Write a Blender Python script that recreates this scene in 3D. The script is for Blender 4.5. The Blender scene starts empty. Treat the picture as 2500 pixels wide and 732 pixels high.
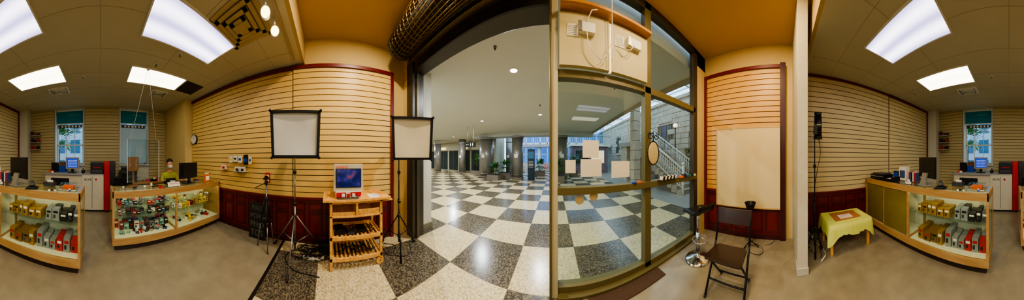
import bpy, bmesh, math, random
from mathutils import Vector, Matrix, Euler
S=bpy.context.scene
R=random.Random(7)
pi=math.pi
# ------------------------------------------------------------------ materials
def lin(c):
    o=[]
    for v in c[:3]:
        v/=255.0
        o.append(v/12.92 if v<=.04045 else ((v+.055)/1.055)**2.4)
    return (o[0],o[1],o[2],1)
MC={}
def mat(name,col=(200,200,200),rough=.5,metal=0,noise=.06,scale=8,emit=0,bump=0,spec=.5,alpha=None):
    if name in MC: return MC[name]
    m=bpy.data.materials.new(name); m.use_nodes=True; nt=m.node_tree; N=nt.nodes; L=nt.links
    p=N['Principled BSDF']; c=lin(col)
    p.inputs['Base Color'].default_value=c; p.inputs['Roughness'].default_value=rough
    p.inputs['Metallic'].default_value=metal; p.inputs['Specular IOR Level'].default_value=spec
    tc=N.new('ShaderNodeTexCoord')
    if noise>0 or bump>0:
        nz=N.new('ShaderNodeTexNoise'); nz.inputs['Scale'].default_value=scale; nz.inputs['Detail'].default_value=3
        L.new(tc.outputs['Object'],nz.inputs['Vector'])
        mx=N.new('ShaderNodeMix'); mx.data_type='RGBA'
        mx.inputs[6].default_value=tuple(v*(1-noise*1.6) for v in c[:3])+(1,)
        mx.inputs[7].default_value=tuple(min(1,v*(1+noise*1.6)) for v in c[:3])+(1,)
        L.new(nz.outputs['Fac'],mx.inputs[0]); L.new(mx.outputs[2],p.inputs['Base Color'])
        if bump>0:
            b=N.new('ShaderNodeBump'); b.inputs['Strength'].default_value=bump; b.inputs['Distance'].default_value=.01
            L.new(nz.outputs['Fac'],b.inputs['Height']); L.new(b.outputs[0],p.inputs['Normal'])
    if emit>0:
        p.inputs['Emission Color'].default_value=c; p.inputs['Emission Strength'].default_value=emit
    MC[name]=m; return m
def node_math(nt,op,a,b=None):
    n=nt.nodes.new('ShaderNodeMath'); n.operation=op
    for i,v in enumerate((a,b)):
        if v is None: continue
        if isinstance(v,(int,float)): n.inputs[i].default_value=v
        else: nt.links.new(v,n.inputs[i])
    return n.outputs[0]
def glassmat(name,tint=(235,245,240),gloss=.9,base=.035):
    if name in MC: return MC[name]
    m=bpy.data.materials.new(name); m.use_nodes=True; nt=m.node_tree; N=nt.nodes; L=nt.links
    N.remove(N['Principled BSDF']); out=N['Material Output']
    t=N.new('ShaderNodeBsdfTransparent'); t.inputs[0].default_value=lin(tint)
    g=N.new('ShaderNodeBsdfGlossy'); g.inputs['Roughness'].default_value=.02; g.inputs[0].default_value=(gloss,gloss,gloss,1)
    lw=N.new('ShaderNodeLayerWeight'); f=node_math(nt,'ADD',node_math(nt,'MULTIPLY',node_math(nt,'POWER',lw.outputs['Facing'],5.0),.8),base)
    mx=N.new('ShaderNodeMixShader'); L.new(f,mx.inputs[0]); L.new(t.outputs[0],mx.inputs[1]); L.new(g.outputs[0],mx.inputs[2])
    L.new(mx.outputs[0],out.inputs[0]); MC[name]=m; return m
def woodmat(name,c1,c2,rough=.35,scale=3):
    if name in MC: return MC[name]
    m=mat(name,c1,rough,noise=0); nt=m.node_tree; N=nt.nodes; L=nt.links; p=N['Principled BSDF']
    tc=N.new('ShaderNodeTexCoord'); mp=N.new('ShaderNodeMapping'); mp.inputs['Scale'].default_value=(1,9,9)
    nz=N.new('ShaderNodeTexNoise'); nz.inputs['Scale'].default_value=scale; nz.inputs['Detail'].default_value=5
    cr=N.new('ShaderNodeValToRGB'); cr.color_ramp.elements[0].color=lin(c1); cr.color_ramp.elements[1].color=lin(c2)
    cr.color_ramp.elements[0].position=.35; cr.color_ramp.elements[1].position=.65
    L.new(tc.outputs['Object'],mp.inputs[0]); L.new(mp.outputs[0],nz.inputs['Vector']); L.new(nz.outputs['Fac'],cr.inputs[0]); L.new(cr.outputs[0],p.inputs['Base Color'])
    return m
def checkermat():
    m=bpy.data.materials.new('terrazzo_checker'); m.use_nodes=True; nt=m.node_tree; N=nt.nodes; L=nt.links; p=N['Principled BSDF']
    geo=N.new('ShaderNodeTexCoord'); sx=N.new('ShaderNodeSeparateXYZ'); L.new(geo.outputs['Object'],sx.inputs[0])
    u=node_math(nt,'DIVIDE',node_math(nt,'ADD',sx.outputs[0],.533+85),.85)
    v=node_math(nt,'DIVIDE',node_math(nt,'ADD',sx.outputs[1],-1.56+85),.85)
    fu=node_math(nt,'FLOOR',u); fv=node_math(nt,'FLOOR',v)
    odd=node_math(nt,'MODULO',node_math(nt,'ADD',fu,fv),2.0)
    vo=N.new('ShaderNodeTexVoronoi'); vo.inputs['Scale'].default_value=75; L.new(geo.outputs['Object'],vo.inputs['Vector'])
    def ramp(cols):
        cr=N.new('ShaderNodeValToRGB'); e=cr.color_ramp.elements
        e[0].position=0; e[0].color=lin(cols[0]); e[1].position=.85; e[1].color=lin(cols[2])
        k=e.new(.45); k.color=lin(cols[1]); 
        sp=N.new('ShaderNodeSeparateColor'); L.new(vo.outputs['Color'],sp.inputs[0]); L.new(sp.outputs[0],cr.inputs[0]); return cr.outputs[0]
    light=ramp([(158,142,104),(198,180,136),(216,202,160)]); dark=ramp([(48,45,38),(74,68,56),(120,110,88)])
    mx=N.new('ShaderNodeMix'); mx.data_type='RGBA'; L.new(odd,mx.inputs[0]); L.new(light,mx.inputs[6]); L.new(dark,mx.inputs[7])
    def edge(w):
        f=node_math(nt,'FRACT',w); a=node_math(nt,'LESS_THAN',f,.009); return a
    ed=node_math(nt,'MAXIMUM',edge(u),edge(v))
    m2=N.new('ShaderNodeMix'); m2.data_type='RGBA'; L.new(ed,m2.inputs[0]); L.new(mx.outputs[2],m2.inputs[6]); m2.inputs[7].default_value=lin((110,98,72))
    L.new(m2.outputs[2],p.inputs['Base Color']); p.inputs['Roughness'].default_value=.22
    return m
def panelmat(name,edge,center,strength):
    m=bpy.data.materials.new(name); m.use_nodes=True; nt=m.node_tree; N=nt.nodes; L=nt.links
    N.remove(N['Principled BSDF']); em=N.new('ShaderNodeEmission'); em.inputs[1].default_value=strength
    tc=N.new('ShaderNodeTexCoord'); sx=N.new('ShaderNodeSeparateXYZ'); L.new(tc.outputs['Generated'],sx.inputs[0])
    a=node_math(nt,'ABSOLUTE',node_math(nt,'SUBTRACT',node_math(nt,'FRACT',node_math(nt,'MULTIPLY',sx.outputs[1],2)),.5))
    cr=N.new('ShaderNodeValToRGB'); cr.color_ramp.elements[0].color=center+(1,); cr.color_ramp.elements[1].color=edge+(1,); cr.color_ramp.elements[1].position=.5
    cr.color_ramp.interpolation='EASE'
    L.new(a,cr.inputs[0]); L.new(cr.outputs[0],em.inputs[0]); L.new(em.outputs[0],N['Material Output'].inputs[0]); return m
# ------------------------------------------------------------------ mesh builder
class B:
    def __init__(s,name,loc=(0,0,0),rz=0,bevel=0):
        s.name=name; s.loc=loc; s.rz=rz; s.bm=bmesh.new(); s.mats=[]; s.bevel=bevel; s.smooth=False
    def mi(s,m):
        if m not in s.mats: s.mats.append(m)
        return s.mats.index(m)
    def _fin(s,vs,m,smooth=False):
        i=s.mi(m); fs=set()
        for v in vs:
            for f in v.link_faces: fs.add(f)
        for f in fs: f.material_index=i; f.smooth=smooth
    def b(s,x0,x1,y0,y1,z0,z1,m,rot=None):
        sx,sy,sz=abs(x1-x0),abs(y1-y0),abs(z1-z0); c=Vector(((x0+x1)/2,(y0+y1)/2,(z0+z1)/2))
        M=Matrix.Translation(c)
        if rot: M=M@Euler(rot).to_matrix().to_4x4()
        M=M@Matrix.Diagonal((sx,sy,sz,1))
        r=bmesh.ops.create_cube(s.bm,size=1,matrix=M); s._fin(r['verts'],m); return s
    def c(s,p,size,m,rot=None):
        return s.b(p[0]-size[0]/2,p[0]+size[0]/2,p[1]-size[1]/2,p[1]+size[1]/2,p[2]-size[2]/2,p[2]+size[2]/2,m,rot)
    def cyl(s,p,q,r,m,r2=None,seg=16,caps=True):
        p=Vector(p); q=Vector(q); d=q-p; L=d.length
        if L<1e-6: return s
        M=Matrix.Translation((p+q)/2)@d.to_track_quat('Z','Y').to_matrix().to_4x4()
        o=bmesh.ops.create_cone(s.bm,cap_ends=caps,segments=seg,radius1=r,radius2=r if r2 is None else r2,depth=L,matrix=M)
        s._fin(o['verts'],m,True)
        for v in o['verts']:
            for f in v.link_faces:
                if len(f.verts)>4: f.smooth=False
        return s
    def sph(s,p,r,m,sc=(1,1,1),seg=20,rot=None):
        M=Matrix.Translation(p)
        if rot: M=M@Euler(rot).to_matrix().to_4x4()
        M=M@Matrix.Diagonal((sc[0],sc[1],sc[2],1))
        o=bmesh.ops.create_uvsphere(s.bm,u_segments=seg,v_segments=seg//2+2,radius=r,matrix=M); s._fin(o['verts'],m,True); return o['verts']
    def tube(s,pts,r,m,seg=8):
        for a,b_ in zip(pts[:-1],pts[1:]): s.cyl(a,b_,r,m,seg=seg)
        for a in pts[1:-1]: s.sph(a,r,m,seg=8)
        return s
    def lathe(s,p,prof,m,seg=24):
        vs=[]; 
        rings=[]
        for (r,z) in prof:
            ring=[s.bm.verts.new((p[0]+r*math.cos(2*pi*i/seg),p[1]+r*math.sin(2*pi*i/seg),p[2]+z)) for i in range(seg)]
            rings.append(ring); vs+=ring
        for a,b_ in zip(rings[:-1],rings[1:]):
            for i in range(seg):
                s.bm.faces.new((a[i],a[(i+1)%seg],b_[(i+1)%seg],b_[i]))
        s._fin(vs,m,True); return s
    def poly(s,pts,m,smooth=False):
        vs=[s.bm.verts.new(p) for p in pts]; f=s.bm.faces.new(vs); f.material_index=s.mi(m); f.smooth=smooth; return s
    def prism(s,pts,ext,m):
        e=Vector(ext); a=[s.bm.verts.new(p) for p in pts]; b_=[s.bm.verts.new(Vector(p)+e) for p in pts]; n=len(pts)
        fs=[s.bm.faces.new(a),s.bm.faces.new(b_[::-1])]
        for i in range(n): fs.append(s.bm.faces.new((a[i],b_[i],b_[(i+1)%n],a[(i+1)%n])))
        for f in fs: f.material_index=s.mi(m)
        return s
    def done(s,parent=None):
        bmesh.ops.recalc_face_normals(s.bm,faces=s.bm.faces)
        me=bpy.data.meshes.new(s.name); s.bm.to_mesh(me); s.bm.free()
        for m in s.mats: me.materials.append(m)
        o=bpy.data.objects.new(s.name,me); S.collection.objects.link(o); o.location=s.loc; o.rotation_euler=(0,0,s.rz)
        if s.bevel:
            md=o.modifiers.new('bevel','BEVEL'); md.width=s.bevel; md.segments=2; md.limit_method='ANGLE'; md.angle_limit=.9
        if parent: o.parent=parent
        return o
def text(parent,body,loc,size,m,n=(0,-1),flat=False,align='CENTER',rot=None):
    cu=bpy.data.curves.new('lettering','FONT'); cu.body=body; cu.size=size; cu.extrude=.001; cu.align_x=align; cu.align_y='CENTER'
    cu.materials.append(m); o=bpy.data.objects.new('lettering',cu); S.collection.objects.link(o)
    o.location=loc
    if rot: o.rotation_euler=rot
    elif flat: o.rotation_euler=(0,0,math.atan2(n[0],-n[1]))
    else: o.rotation_euler=(pi/2,0,math.atan2(n[0],-n[1]))
    if parent:
        o.parent=parent; o.matrix_parent_inverse=(Matrix.Translation(parent.location)@parent.rotation_euler.to_matrix().to_4x4()).inverted()
    return o
def lamp(name,kind,loc,power,col,size=.15,rot=(0,0,0),spot=None,parent=None):
    l=bpy.data.lights.new(name,kind); l.energy=power; l.color=col
    if kind=='AREA': l.shape='DISK'; l.size=size
    else: l.shadow_soft_size=size
    if spot: l.spot_size=spot; l.spot_blend=.5
    o=bpy.data.objects.new(name,l); S.collection.objects.link(o); o.location=loc; o.rotation_euler=rot
    if parent: o.parent=parent; o.matrix_parent_inverse=Matrix.Translation(parent.location).inverted()
    return o
# palette
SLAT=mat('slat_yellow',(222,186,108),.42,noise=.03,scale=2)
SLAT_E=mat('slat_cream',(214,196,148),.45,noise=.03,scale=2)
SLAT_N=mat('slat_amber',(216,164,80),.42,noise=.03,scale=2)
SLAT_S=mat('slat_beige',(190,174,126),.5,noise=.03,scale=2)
GROOVE=mat('slat_groove',(44,24,12),.7)
BURG=mat('burgundy_paint',(104,14,18),.35,noise=.08)
BURGD=mat('burgundy_dark',(62,8,12),.4,noise=.08)
WALLY=mat('wall_paint_cream',(212,186,124),.7,noise=.03,scale=3)
WALLW=mat('wall_paint_white',(204,202,184),.7,noise=.03,scale=3)
CEIL=mat('ceiling_paint',(196,188,160),.85,noise=.03,scale=3,bump=.05)
CEILN=mat('ceiling_warm_paint',(196,162,108),.85,noise=.03,scale=3)
CEILH=mat('ceiling_hall_paint',(206,206,198),.85,noise=.02,scale=2)
TLINE=mat('ceiling_tbar',(168,158,128),.6)
VINYL=mat('vinyl_floor',(142,132,108),.30,noise=.2,scale=6)
CHECK=checkermat()
BLACK=mat('black_plastic',(16,16,17),.4,noise=0)
BLACKM=mat('black_metal',(20,20,21),.35,metal=.4,noise=0)
FAB=mat('black_fabric',(12,12,13),.9,noise=.1,scale=40)
CHROME=mat('chrome',(215,215,215),.12,metal=1,noise=0)
STEEL=mat('brushed_steel',(150,148,140),.35,metal=.9,noise=.05)
WHITE=mat('white_plastic',(225,222,208),.4,noise=.02)
PAPER=mat('paper_white',(235,228,210),.8,noise=.02)
RED=mat('red_plastic',(190,20,14),.35,noise=.03)
OLIVE=mat('olive_frame',(104,96,60),.4,metal=.1,noise=.05)
DKFR=mat('dark_frame',(60,54,40),.4,metal=.1,noise=.05)
PINE=woodmat('pine_wood',(214,150,66),(238,186,100))
LAM=woodmat('case_laminate',(170,130,76),(186,148,92),.4)
PLINTH=mat('plinth_brown',(42,28,20),.45)
GLASS=glassmat('window_glass',(238,244,241))
CGLASS=glassmat('case_glass',(240,248,242),.9,.02)
GOLD=mat('gold_carton',(168,126,46),.35,metal=.2,noise=.15,scale=20)
SILV=mat('silver_carton',(150,152,150),.35,metal=.2,noise=.15,scale=20)
YEL=mat('yellow_carton',(240,190,10),.5,noise=.05)
GRN=mat('green_carton',(30,130,50),.5); BLU=mat('blue_carton',(20,70,170),.5); ORG=mat('orange_carton',(235,100,10),.5)
PINK=mat('pink_carton',(220,60,120),.5); TEAL=mat('teal_blind',(0,120,145),.7,noise=.04)
LEAF=mat('leaf_green',(44,100,30),.5,noise=.25,scale=12); SOIL=mat('soil',(50,38,26),.9)
STONE=mat('sandstone',(178,168,148),.8,noise=.2,scale=3,bump=.3); STONED=mat('stone_joint',(110,102,88),.9)
CAB=mat('cable_black',(12,12,12),.5,noise=0)
DKG=mat('dk_grey',(60,60,62),.4)

# ------------------------------------------------------------------ camera
cd=bpy.data.cameras.new('panorama_camera'); cam=bpy.data.objects.new('panorama_camera',cd); S.collection.objects.link(cam); S.camera=cam
cam.location=(0,0,1.5); cam.rotation_euler=(pi/2,0,0); K=353.0
cd.type='PANO'; cd.panorama_type='CENTRAL_CYLINDRICAL'; cd.central_cylindrical_radius=1.0
PX0,PX1,PY0,PY1=0,2500,0,732
cd.central_cylindrical_range_u_min=(PX0-1354)/K; cd.central_cylindrical_range_u_max=(PX1-1354)/K
cd.central_cylindrical_range_v_min=-(PY1-385)/K; cd.central_cylindrical_range_v_max=(385-PY0)/K
S.view_settings.view_transform='AgX'; S.view_settings.look='AgX - Medium High Contrast'; S.view_settings.exposure=.55
w=bpy.data.worlds.new('sky'); S.world=w; w.use_nodes=True
w.node_tree.nodes['Background'].inputs[0].default_value=(.52,.72,1,1); w.node_tree.nodes['Background'].inputs[1].default_value=2.6

# ------------------------------------------------------------------ room shell
def simple(name,x0,x1,y0,y1,z0,z1,m,bevel=0):
    o=B(name,bevel=bevel).b(x0,x1,y0,y1,z0,z1,m).done(); return o
f=B('floor'); f.b(-3.0,3.1,-5.2,-.80,-.1,0,VINYL); f.b(.3,3.1,-.80,1.55,-.1,0,VINYL); f.done()
f=B('floor_hall'); f.b(-3.0,.3,-.76,1.55,-.1,0,CHECK); f.b(-17,3.4,1.55,22,-.1,0,CHECK)
f.b(3.4,12,1.55,22,-.1,0,mat('atrium_paving',(150,146,136),.3,noise=.12,scale=6)); f.done()
simple('trim_1',-2.55,.3,-.80,-.76,-.1,.004,BLACK)
simple('wall_west',-2.75,-2.56,-3.42,1.56,0,3.7,WALLY)
B('wall_southwest').b(-2.75,-2.27,-5.0,-3.42,0,3.3,WALLY).done()
simple('wall_east',2.69,2.95,-.335,1.62,0,3.7,WALLY)
simple('wall_southeast',2.84,3.1,-4.4,-.335,0,3.3,WALLY)
B('wall_pilaster').b(2.43,3.1,-5.0,-4.4,0,3.3,WALLW).done()
B('wall_partition',bevel=.004).b(1.83,2.69,-.335,-.2,0,3.6,mat('post_white',(204,196,170),.6)).b(1.82,2.0,-.345,-.19,0,.09,mat('post_base',(190,184,165),.5)).done()
W1=(.535,1.528); W2=(-1.615,-.629); SZ=1.28
s=B('wall_south')
for a,b_ in ((-2.3,W2[0]),(W2[1],W1[0]),(W1[1],2.45)): s.b(a,b_,-5.0,-4.735,0,3.3,WALLW)
for a,b_ in (W1,W2): s.b(a,b_,-5.0,-4.735,0,SZ,WALLW); s.b(a,b_,-5.0,-4.735,3.14,3.3,WALLW)
s.done()
c=B('ceiling'); c.b(-2.8,3.1,-5.0,-.45,3.15,3.2,CEIL)
for y in (-.95,-1.57,-2.18,-2.79,-3.4,-4.0): c.b(-2.6,2.84,y-.003,y+.003,3.148,3.15,TLINE)
for x in (-2.2,-1.13,0.0,1.27,2.3): c.b(x-.003,x+.003,-4.7,-.5,3.1475,3.15,TLINE)
c.b(-2.8,3.1,-.455,-.40,3.15,3.65,mat('soffit_face',(186,158,104),.8)); c.done()
simple('ceiling_front',-2.8,3.1,-.4,1.62,3.6,3.65,CEILN)
def slat(name,axis,plane,a0,a1,z0,z1,side,m,pitch=.1,gap=.013,th=.02):
    o=B(name)
    def bb(p0,p1,b0,b1,c0,c1,mm):
        if axis=='x': o.b(min(p0,p1),max(p0,p1),b0,b1,c0,c1,mm)
        else: o.b(b0,b1,min(p0,p1),max(p0,p1),c0,c1,mm)
    bb(plane-side*.034,plane-side*th,a0,a1,z0,z1,GROOVE)
    z=z0
    while z<z1-.02:
        zt=min(z+pitch-gap,z1)
        bb(plane-side*th,plane,a0,a1,z,zt,m)
        z+=pitch
    return o.done()
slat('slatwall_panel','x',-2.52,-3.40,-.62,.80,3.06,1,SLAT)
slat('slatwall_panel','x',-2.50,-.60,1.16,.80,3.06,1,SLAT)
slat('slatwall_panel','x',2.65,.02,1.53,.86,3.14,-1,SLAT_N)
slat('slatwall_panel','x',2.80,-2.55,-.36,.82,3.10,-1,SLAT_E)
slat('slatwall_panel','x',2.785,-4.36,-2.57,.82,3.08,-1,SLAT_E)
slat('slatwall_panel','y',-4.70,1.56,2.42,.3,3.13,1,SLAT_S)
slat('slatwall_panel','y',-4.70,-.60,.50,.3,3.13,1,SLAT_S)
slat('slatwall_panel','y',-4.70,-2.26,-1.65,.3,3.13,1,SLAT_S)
tn=[1]
def trim(*a,m=BURG):
    tn[0]+=1; B('trim_%d'%tn[0],bevel=.004).b(*a,m).done()
trim(-2.55,-2.49,-3.41,-.60,3.06,3.12)
trim(-2.55,-2.475,-.62,1.22,3.06,3.12)
trim(-2.55,-2.475,1.16,1.22,0,3.06)
trim(-2.55,-2.48,-3.41,1.16,.77,.81)
trim(2.62,2.69,.0,1.56,3.14,3.2); trim(2.62,2.69,1.50,1.56,0,3.14); trim(2.60,2.69,-.07,.03,0,3.22,m=BURGD); trim(2.61,2.69,.02,1.51,.83,.87)
trim(2.77,2.84,-2.57,-.36,3.10,3.149); trim(2.75,2.84,-4.40,-2.57,3.08,3.149); trim(2.75,2.84,-4.40,-4.35,.8,3.1); trim(2.76,2.84,-4.37,-.36,.79,.82)
def wainscot(name,x,y0,y1,z1,side):
    o=B(name,bevel=.003); o.b(min(x,x-side*.03),max(x,x-side*.03),y0,y1,0,z1,BURG)
    n=max(1,round((y1-y0)/.30)); w_=(y1-y0)/n
    def pan(ya,yb,za,zb):
        e=.018
        for (a,b_,c0,c1) in ((ya,yb,za,za+e),(ya,yb,zb-e,zb),(ya,ya+e,za,zb),(yb-e,yb,za,zb)):
            o.b(min(x,x+side*.012),max(x,x+side*.012),a,b_,c0,c1,BURGD)
        o.b(min(x,x+side*.010),max(x,x+side*.010),ya+.04,yb-.04,za+.04,zb-.04,BURG)
    for i in range(n):
        ya=y0+i*w_+.03; yb=y0+(i+1)*w_-.03
        pan(ya,yb,.56,z1-.06); pan(ya,yb,.13,.53)
    o.b(min(x,x+side*.015),max(x,x+side*.015),y0,y1,0,.09,BURGD)
    return o.done()
wainscot('wainscot_panel',-2.52,-3.40,1.16,.77,1)
wainscot('wainscot_panel',2.65,.03,1.50,.83,-1)
wainscot('wainscot_panel',2.80,-4.35,-.36,.79,-1)
def window(name,x0,x1,frost):
    o=B(name,bevel=.004); WF=mat('window_frame_white',(215,215,205),.5); e=.045
    zb,zt=SZ,2.60
    o.b(x0,x0+.03,-4.98,-4.69,SZ,3.14,WF); o.b(x1-.03,x1,-4.98,-4.69,SZ,3.14,WF); o.b(x0-.02,x1+.02,-4.98,-4.66,SZ-.04,SZ,WF)
    a,b_=x0+.03,x1-.03; Y0,Y1=-4.94,-4.9
    for z in (zb,(zb+zt)/2-.03,zt): o.b(a,b_,Y0,Y1,z,z+e,WF)
    o.b(a,b_,Y0,Y1,3.09,3.14,WF)
    for x in (a,b_-e): o.b(x,x+e,Y0,Y1,zb,3.14,WF)
    if not frost:
        for k in (1,2): xx=a+(b_-a)*k/3; o.b(xx-.01,xx+.01,Y0+.01,Y1-.01,zb,zt,WF)
        o.b(a,b_,Y0+.015,Y1-.015,zb,3.1,GLASS)
    else:
        o.b(a,b_,Y0+.015,Y1-.015,zb,3.1,GLASS)
        o.b(a+.02,b_-.02,-4.88,-4.875,zb+.04,2.54,mat('frosted_pane_glow',(150,172,180),.8,noise=.05,emit=.12))  # frosted sheet; light coming through is put in as a faint glow
    w_=o.done()
    return w_
window('window_1',*W1,False); window('window_2',*W2,True)
for (a,b_) in (W1,W2):
    o=B('roller_blind',bevel=.003); o.b(a+.035,b_-.035,-4.80,-4.79,2.66,3.10,TEAL); o.cyl((a+.04,-4.80,3.10),(b_-.04,-4.80,3.10),.03,WHITE)
    o.b(a+.035,b_-.035,-4.805,-4.785,2.64,2.665,WHITE)
    o.prism([(a+.12,-4.789,2.95),(a+.45,-4.789,2.99),(a+.60,-4.789,2.93),(a+.3,-4.789,2.91)],(0,.002,0),mat('blind_swoosh',(30,150,170),.7)); o.done()
    o=B('window_decal'); o.b(a+.08,b_-.08,-4.86,-4.855,2.52,2.62,mat('decal_dark',(30,40,46),.5))
    for k in range(6): o.b(a+.14+k*.12,a+.2+k*.12,-4.854,-4.852,2.54,2.60,PAPER)
    o.done()
o=B('neighbouring_building'); NB=mat('neighbour_wall',(150,165,178),.8); ND=mat('neighbour_glass',(50,90,120),.2)
o.b(-8,8,-13,-12,-1,7,NB)
for i in range(12):
    for j in range(4): o.b(-7.4+i*1.3,-6.6+i*1.3,-12,-11.96,.2+j*1.7,1.3+j*1.7,ND)
o.done()
simple('sidewalk',-8,8,-12,-5.2,-.3,-.1,STONE)
def foliage(o,c,r,n,m=LEAF,ls=.09,up=.2):
    for i in range(n):
        th=R.uniform(0,2*pi); ph=math.acos(R.uniform(-.5,1)); rr=r*R.uniform(.3,1)
        p=Vector((c[0]+rr*math.sin(ph)*math.cos(th),c[1]+rr*math.sin(ph)*math.sin(th),c[2]+rr*math.cos(ph)))
        d=(p-Vector(c)).normalized()+Vector((R.uniform(-.3,.3),R.uniform(-.3,.3),R.uniform(-.2,up)))
        d.normalize(); s_=d.cross(Vector((0,0,1))); 
        if s_.length<.01: s_=Vector((1,0,0))
        s_.normalize(); l=ls*R.uniform(.7,1.4)
        o.poly([p,p+d*l*.5+s_*l*.22,p+d*l,p+d*l*.5-s_*l*.22],m)
o=B('street_tree'); o.cyl((2.4,-8,-.1),(2.4,-8,2),.1,SOIL); foliage(o,(2.4,-8,2.6),1.3,700,ls=.25); o.done()

# ------------------------------------------------------------------ ceiling light panels
PC=panelmat('light_panel_cool',(.34,.31,.55),(1.0,.97,1.12),2.4)
PW=panelmat('light_panel_warm',(1,.88,.62),(1,.97,.82),4.2)
for (x0,x1,y0,y1,m) in ((-1.7,-.57,-3.05,-2.52,PW),(-1.7,-.55,-1.85,-1.28,PC),(.73,1.82,-3.02,-2.46,PW),(.74,1.8,-1.74,-1.18,PC)):
    fr=B('ceiling_light_panel').b(x0-.02,x1+.02,y0-.02,y0,3.13,3.149,WHITE).b(x0-.02,x1+.02,y1,y1+.02,3.13,3.149,WHITE).b(x0-.02,x0,y0,y1,3.13,3.149,WHITE).b(x1,x1+.02,y0,y1,3.13,3.149,WHITE).done()
    B('diffuser').b(x0,x1,y0,y1,3.135,3.147,m).done(parent=fr)
def vent(x,y,sx,sy):
    o=B('ceiling_vent'); o.b(x-sx/2,x+sx/2,y-sy/2,y+sy/2,3.14,3.149,WHITE)
    for k in range(3):
        s_=.82-k*.26
        for dx,dy,wx,wy in ((0,sy*s_/2,sx*s_,.018),(0,-sy*s_/2,sx*s_,.018),(sx*s_/2,0,.018,sy*s_),(-sx*s_/2,0,.018,sy*s_)):
            o.c((x+dx,y+dy,3.132),(wx,wy,.016),WHITE); 
            o.c((x+dx*.9,y+dy*.9,3.137),(max(wx*.94,.02),max(wy*.94,.02),.008),BLACK)
    o.done()
vent(1.0,-3.42,.5,.34); vent(-1.45,-3.40,.42,.34)
o=B('return_air_grille'); o.b(-2.2,-1.76,-3.05,-2.55,3.135,3.149,mat('dark_grille',(40,38,34),.6))
for k in range(10): o.b(-2.19,-1.77,-3.03+k*.05,-3.015+k*.05,3.128,3.137,mat('grille_bar',(64,60,52),.5))
o.done()
o=B('ceiling_air_diffuser'); DF=mat('diffuser_tan',(182,162,118),.6)
cx,cy=-1.48,-1.0
for k,s_ in enumerate((.60,.47,.34,.21)):
    z=3.145-k*.012
    for dx,dy,wx,wy in ((0,s_/2-.025,s_,.05),(0,-s_/2+.025,s_,.05),(s_/2-.025,0,.05,s_),(-s_/2+.025,0,.05,s_)):
        o.c((cx+dx,cy+dy,z),(wx,wy,.008),DF)
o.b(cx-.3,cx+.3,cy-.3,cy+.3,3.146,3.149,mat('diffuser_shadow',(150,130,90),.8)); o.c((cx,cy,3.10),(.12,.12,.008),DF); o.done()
for (x,y,z) in ((-1.2,-1.95,3.15),(.35,-2.9,3.15),(2.2,-2.9,3.15),(-.95,-2.35,3.15)):
    o=B('sprinkler_head'); o.cyl((x,y,z-.001),(x,y,z-.012),.035,WHITE); o.cyl((x,y,z-.012),(x,y,z-.04),.010,STEEL); o.cyl((x,y,z-.04),(x,y,z-.045),.022,STEEL); o.done()
o=B('track_light'); o.b(-2.35,-1.15,-.565,-.535,3.12,3.15,mat('track_tan',(170,150,110),.5))
TLS=((-1.56,-.60),(-1.33,-.61))
for (x,y) in TLS:
    d=Vector((.62,.30,-.45)).normalized(); p=Vector((x,y,2.95))
    o.cyl((x,y,3.12),(x,y,2.95),.012,WHITE); o.cyl(p-d*.06,p+d*.08,.032,WHITE,r2=.05); o.cyl(p+d*.078,p+d*.082,.044,mat('lamp_glow',(255,225,150),.5,emit=5,noise=0))
    o.cyl(p+d*.02,p+d*.082,.051,WHITE,r2=.053,caps=False)
tl=o.done()
for (x,y) in TLS:
    d=Vector((.62,.30,-.45)).normalized(); p=Vector((x,y,2.95))+d*.1
    lamp('spot_bulb','SPOT',p,22,(1,.80,.54),.04,rot=d.to_track_quat('-Z','Y').to_euler(),spot=1.6,parent=tl)
for (x,y,pw) in ((-1.35,.55,34),(-.3,.9,10),(.9,.6,12),(1.45,.35,26)):  # unseen downlights added overhead to brighten the front of the shop
    o=B('added_downlight'); o.lathe((x,y,3.6),[(.10,0),(.10,-.008),(.075,-.008),(.07,.0)],WHITE); o.cyl((x,y,3.598),(x,y,3.594),.07,mat('lamp_glow',(255,225,150))); dl=o.done()
    lamp('overhead_area_lamp','AREA',(x,y,3.585),pw,(1,.82,.56) if x<1 else (1,.74,.42),.13,parent=dl)

# ------------------------------------------------------------------ storefront / gate
Y0,Y1=1.56,1.66
o=B('storefront_frame',bevel=.004)
PW_=mat('post_pale',(196,188,156),.5)
o.b(-.055,.035,1.54,1.68,0,3.6,PW_)
o.b(-.0551,-.03,1.52,1.70,0,3.6,OLIVE)
o.b(1.13,1.23,Y0,Y1,.0,3.6,OLIVE); o.b(2.24,2.36,Y0,Y1,0,3.6,DKFR); o.b(2.36,2.66,Y0,Y1,3.3,3.6,DKFR)
o.b(.035,2.3,Y0,Y1,0,.10,OLIVE); o.b(.035,2.3,1.50,1.72,0,.035,OLIVE)
o.b(.035,2.3,Y0-.03,Y1,1.10,1.18,OLIVE); o.b(.035,2.3,Y0,Y1,2.37,2.46,OLIVE); o.b(.035,2.36,Y0,Y1,3.50,3.6,DKFR)
o.b(2.36,2.66,Y0,Y1,0,3.6,WALLY)
o.b(.035,1.13,1.60,1.608,.1,1.10,GLASS); o.b(.035,1.13,1.60,1.608,1.18,2.37,GLASS); o.b(.035,1.13,1.60,1.608,2.46,3.5,GLASS)
o.b(1.23,2.24,1.60,1.608,.1,1.10,GLASS); o.b(1.23,2.24,1.60,1.608,1.18,2.37,GLASS); o.b(1.23,2.24,1.60,1.608,2.46,3.5,GLASS)
o.done()
o=B('gate_frame',bevel=.004); o.b(-2.42,-2.22,1.48,1.74,0,3.3,DKFR); o.b(-2.24,-2.19,1.56,1.62,0,3.12,mat('gate_track',(90,84,66),.4,metal=.5))
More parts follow.
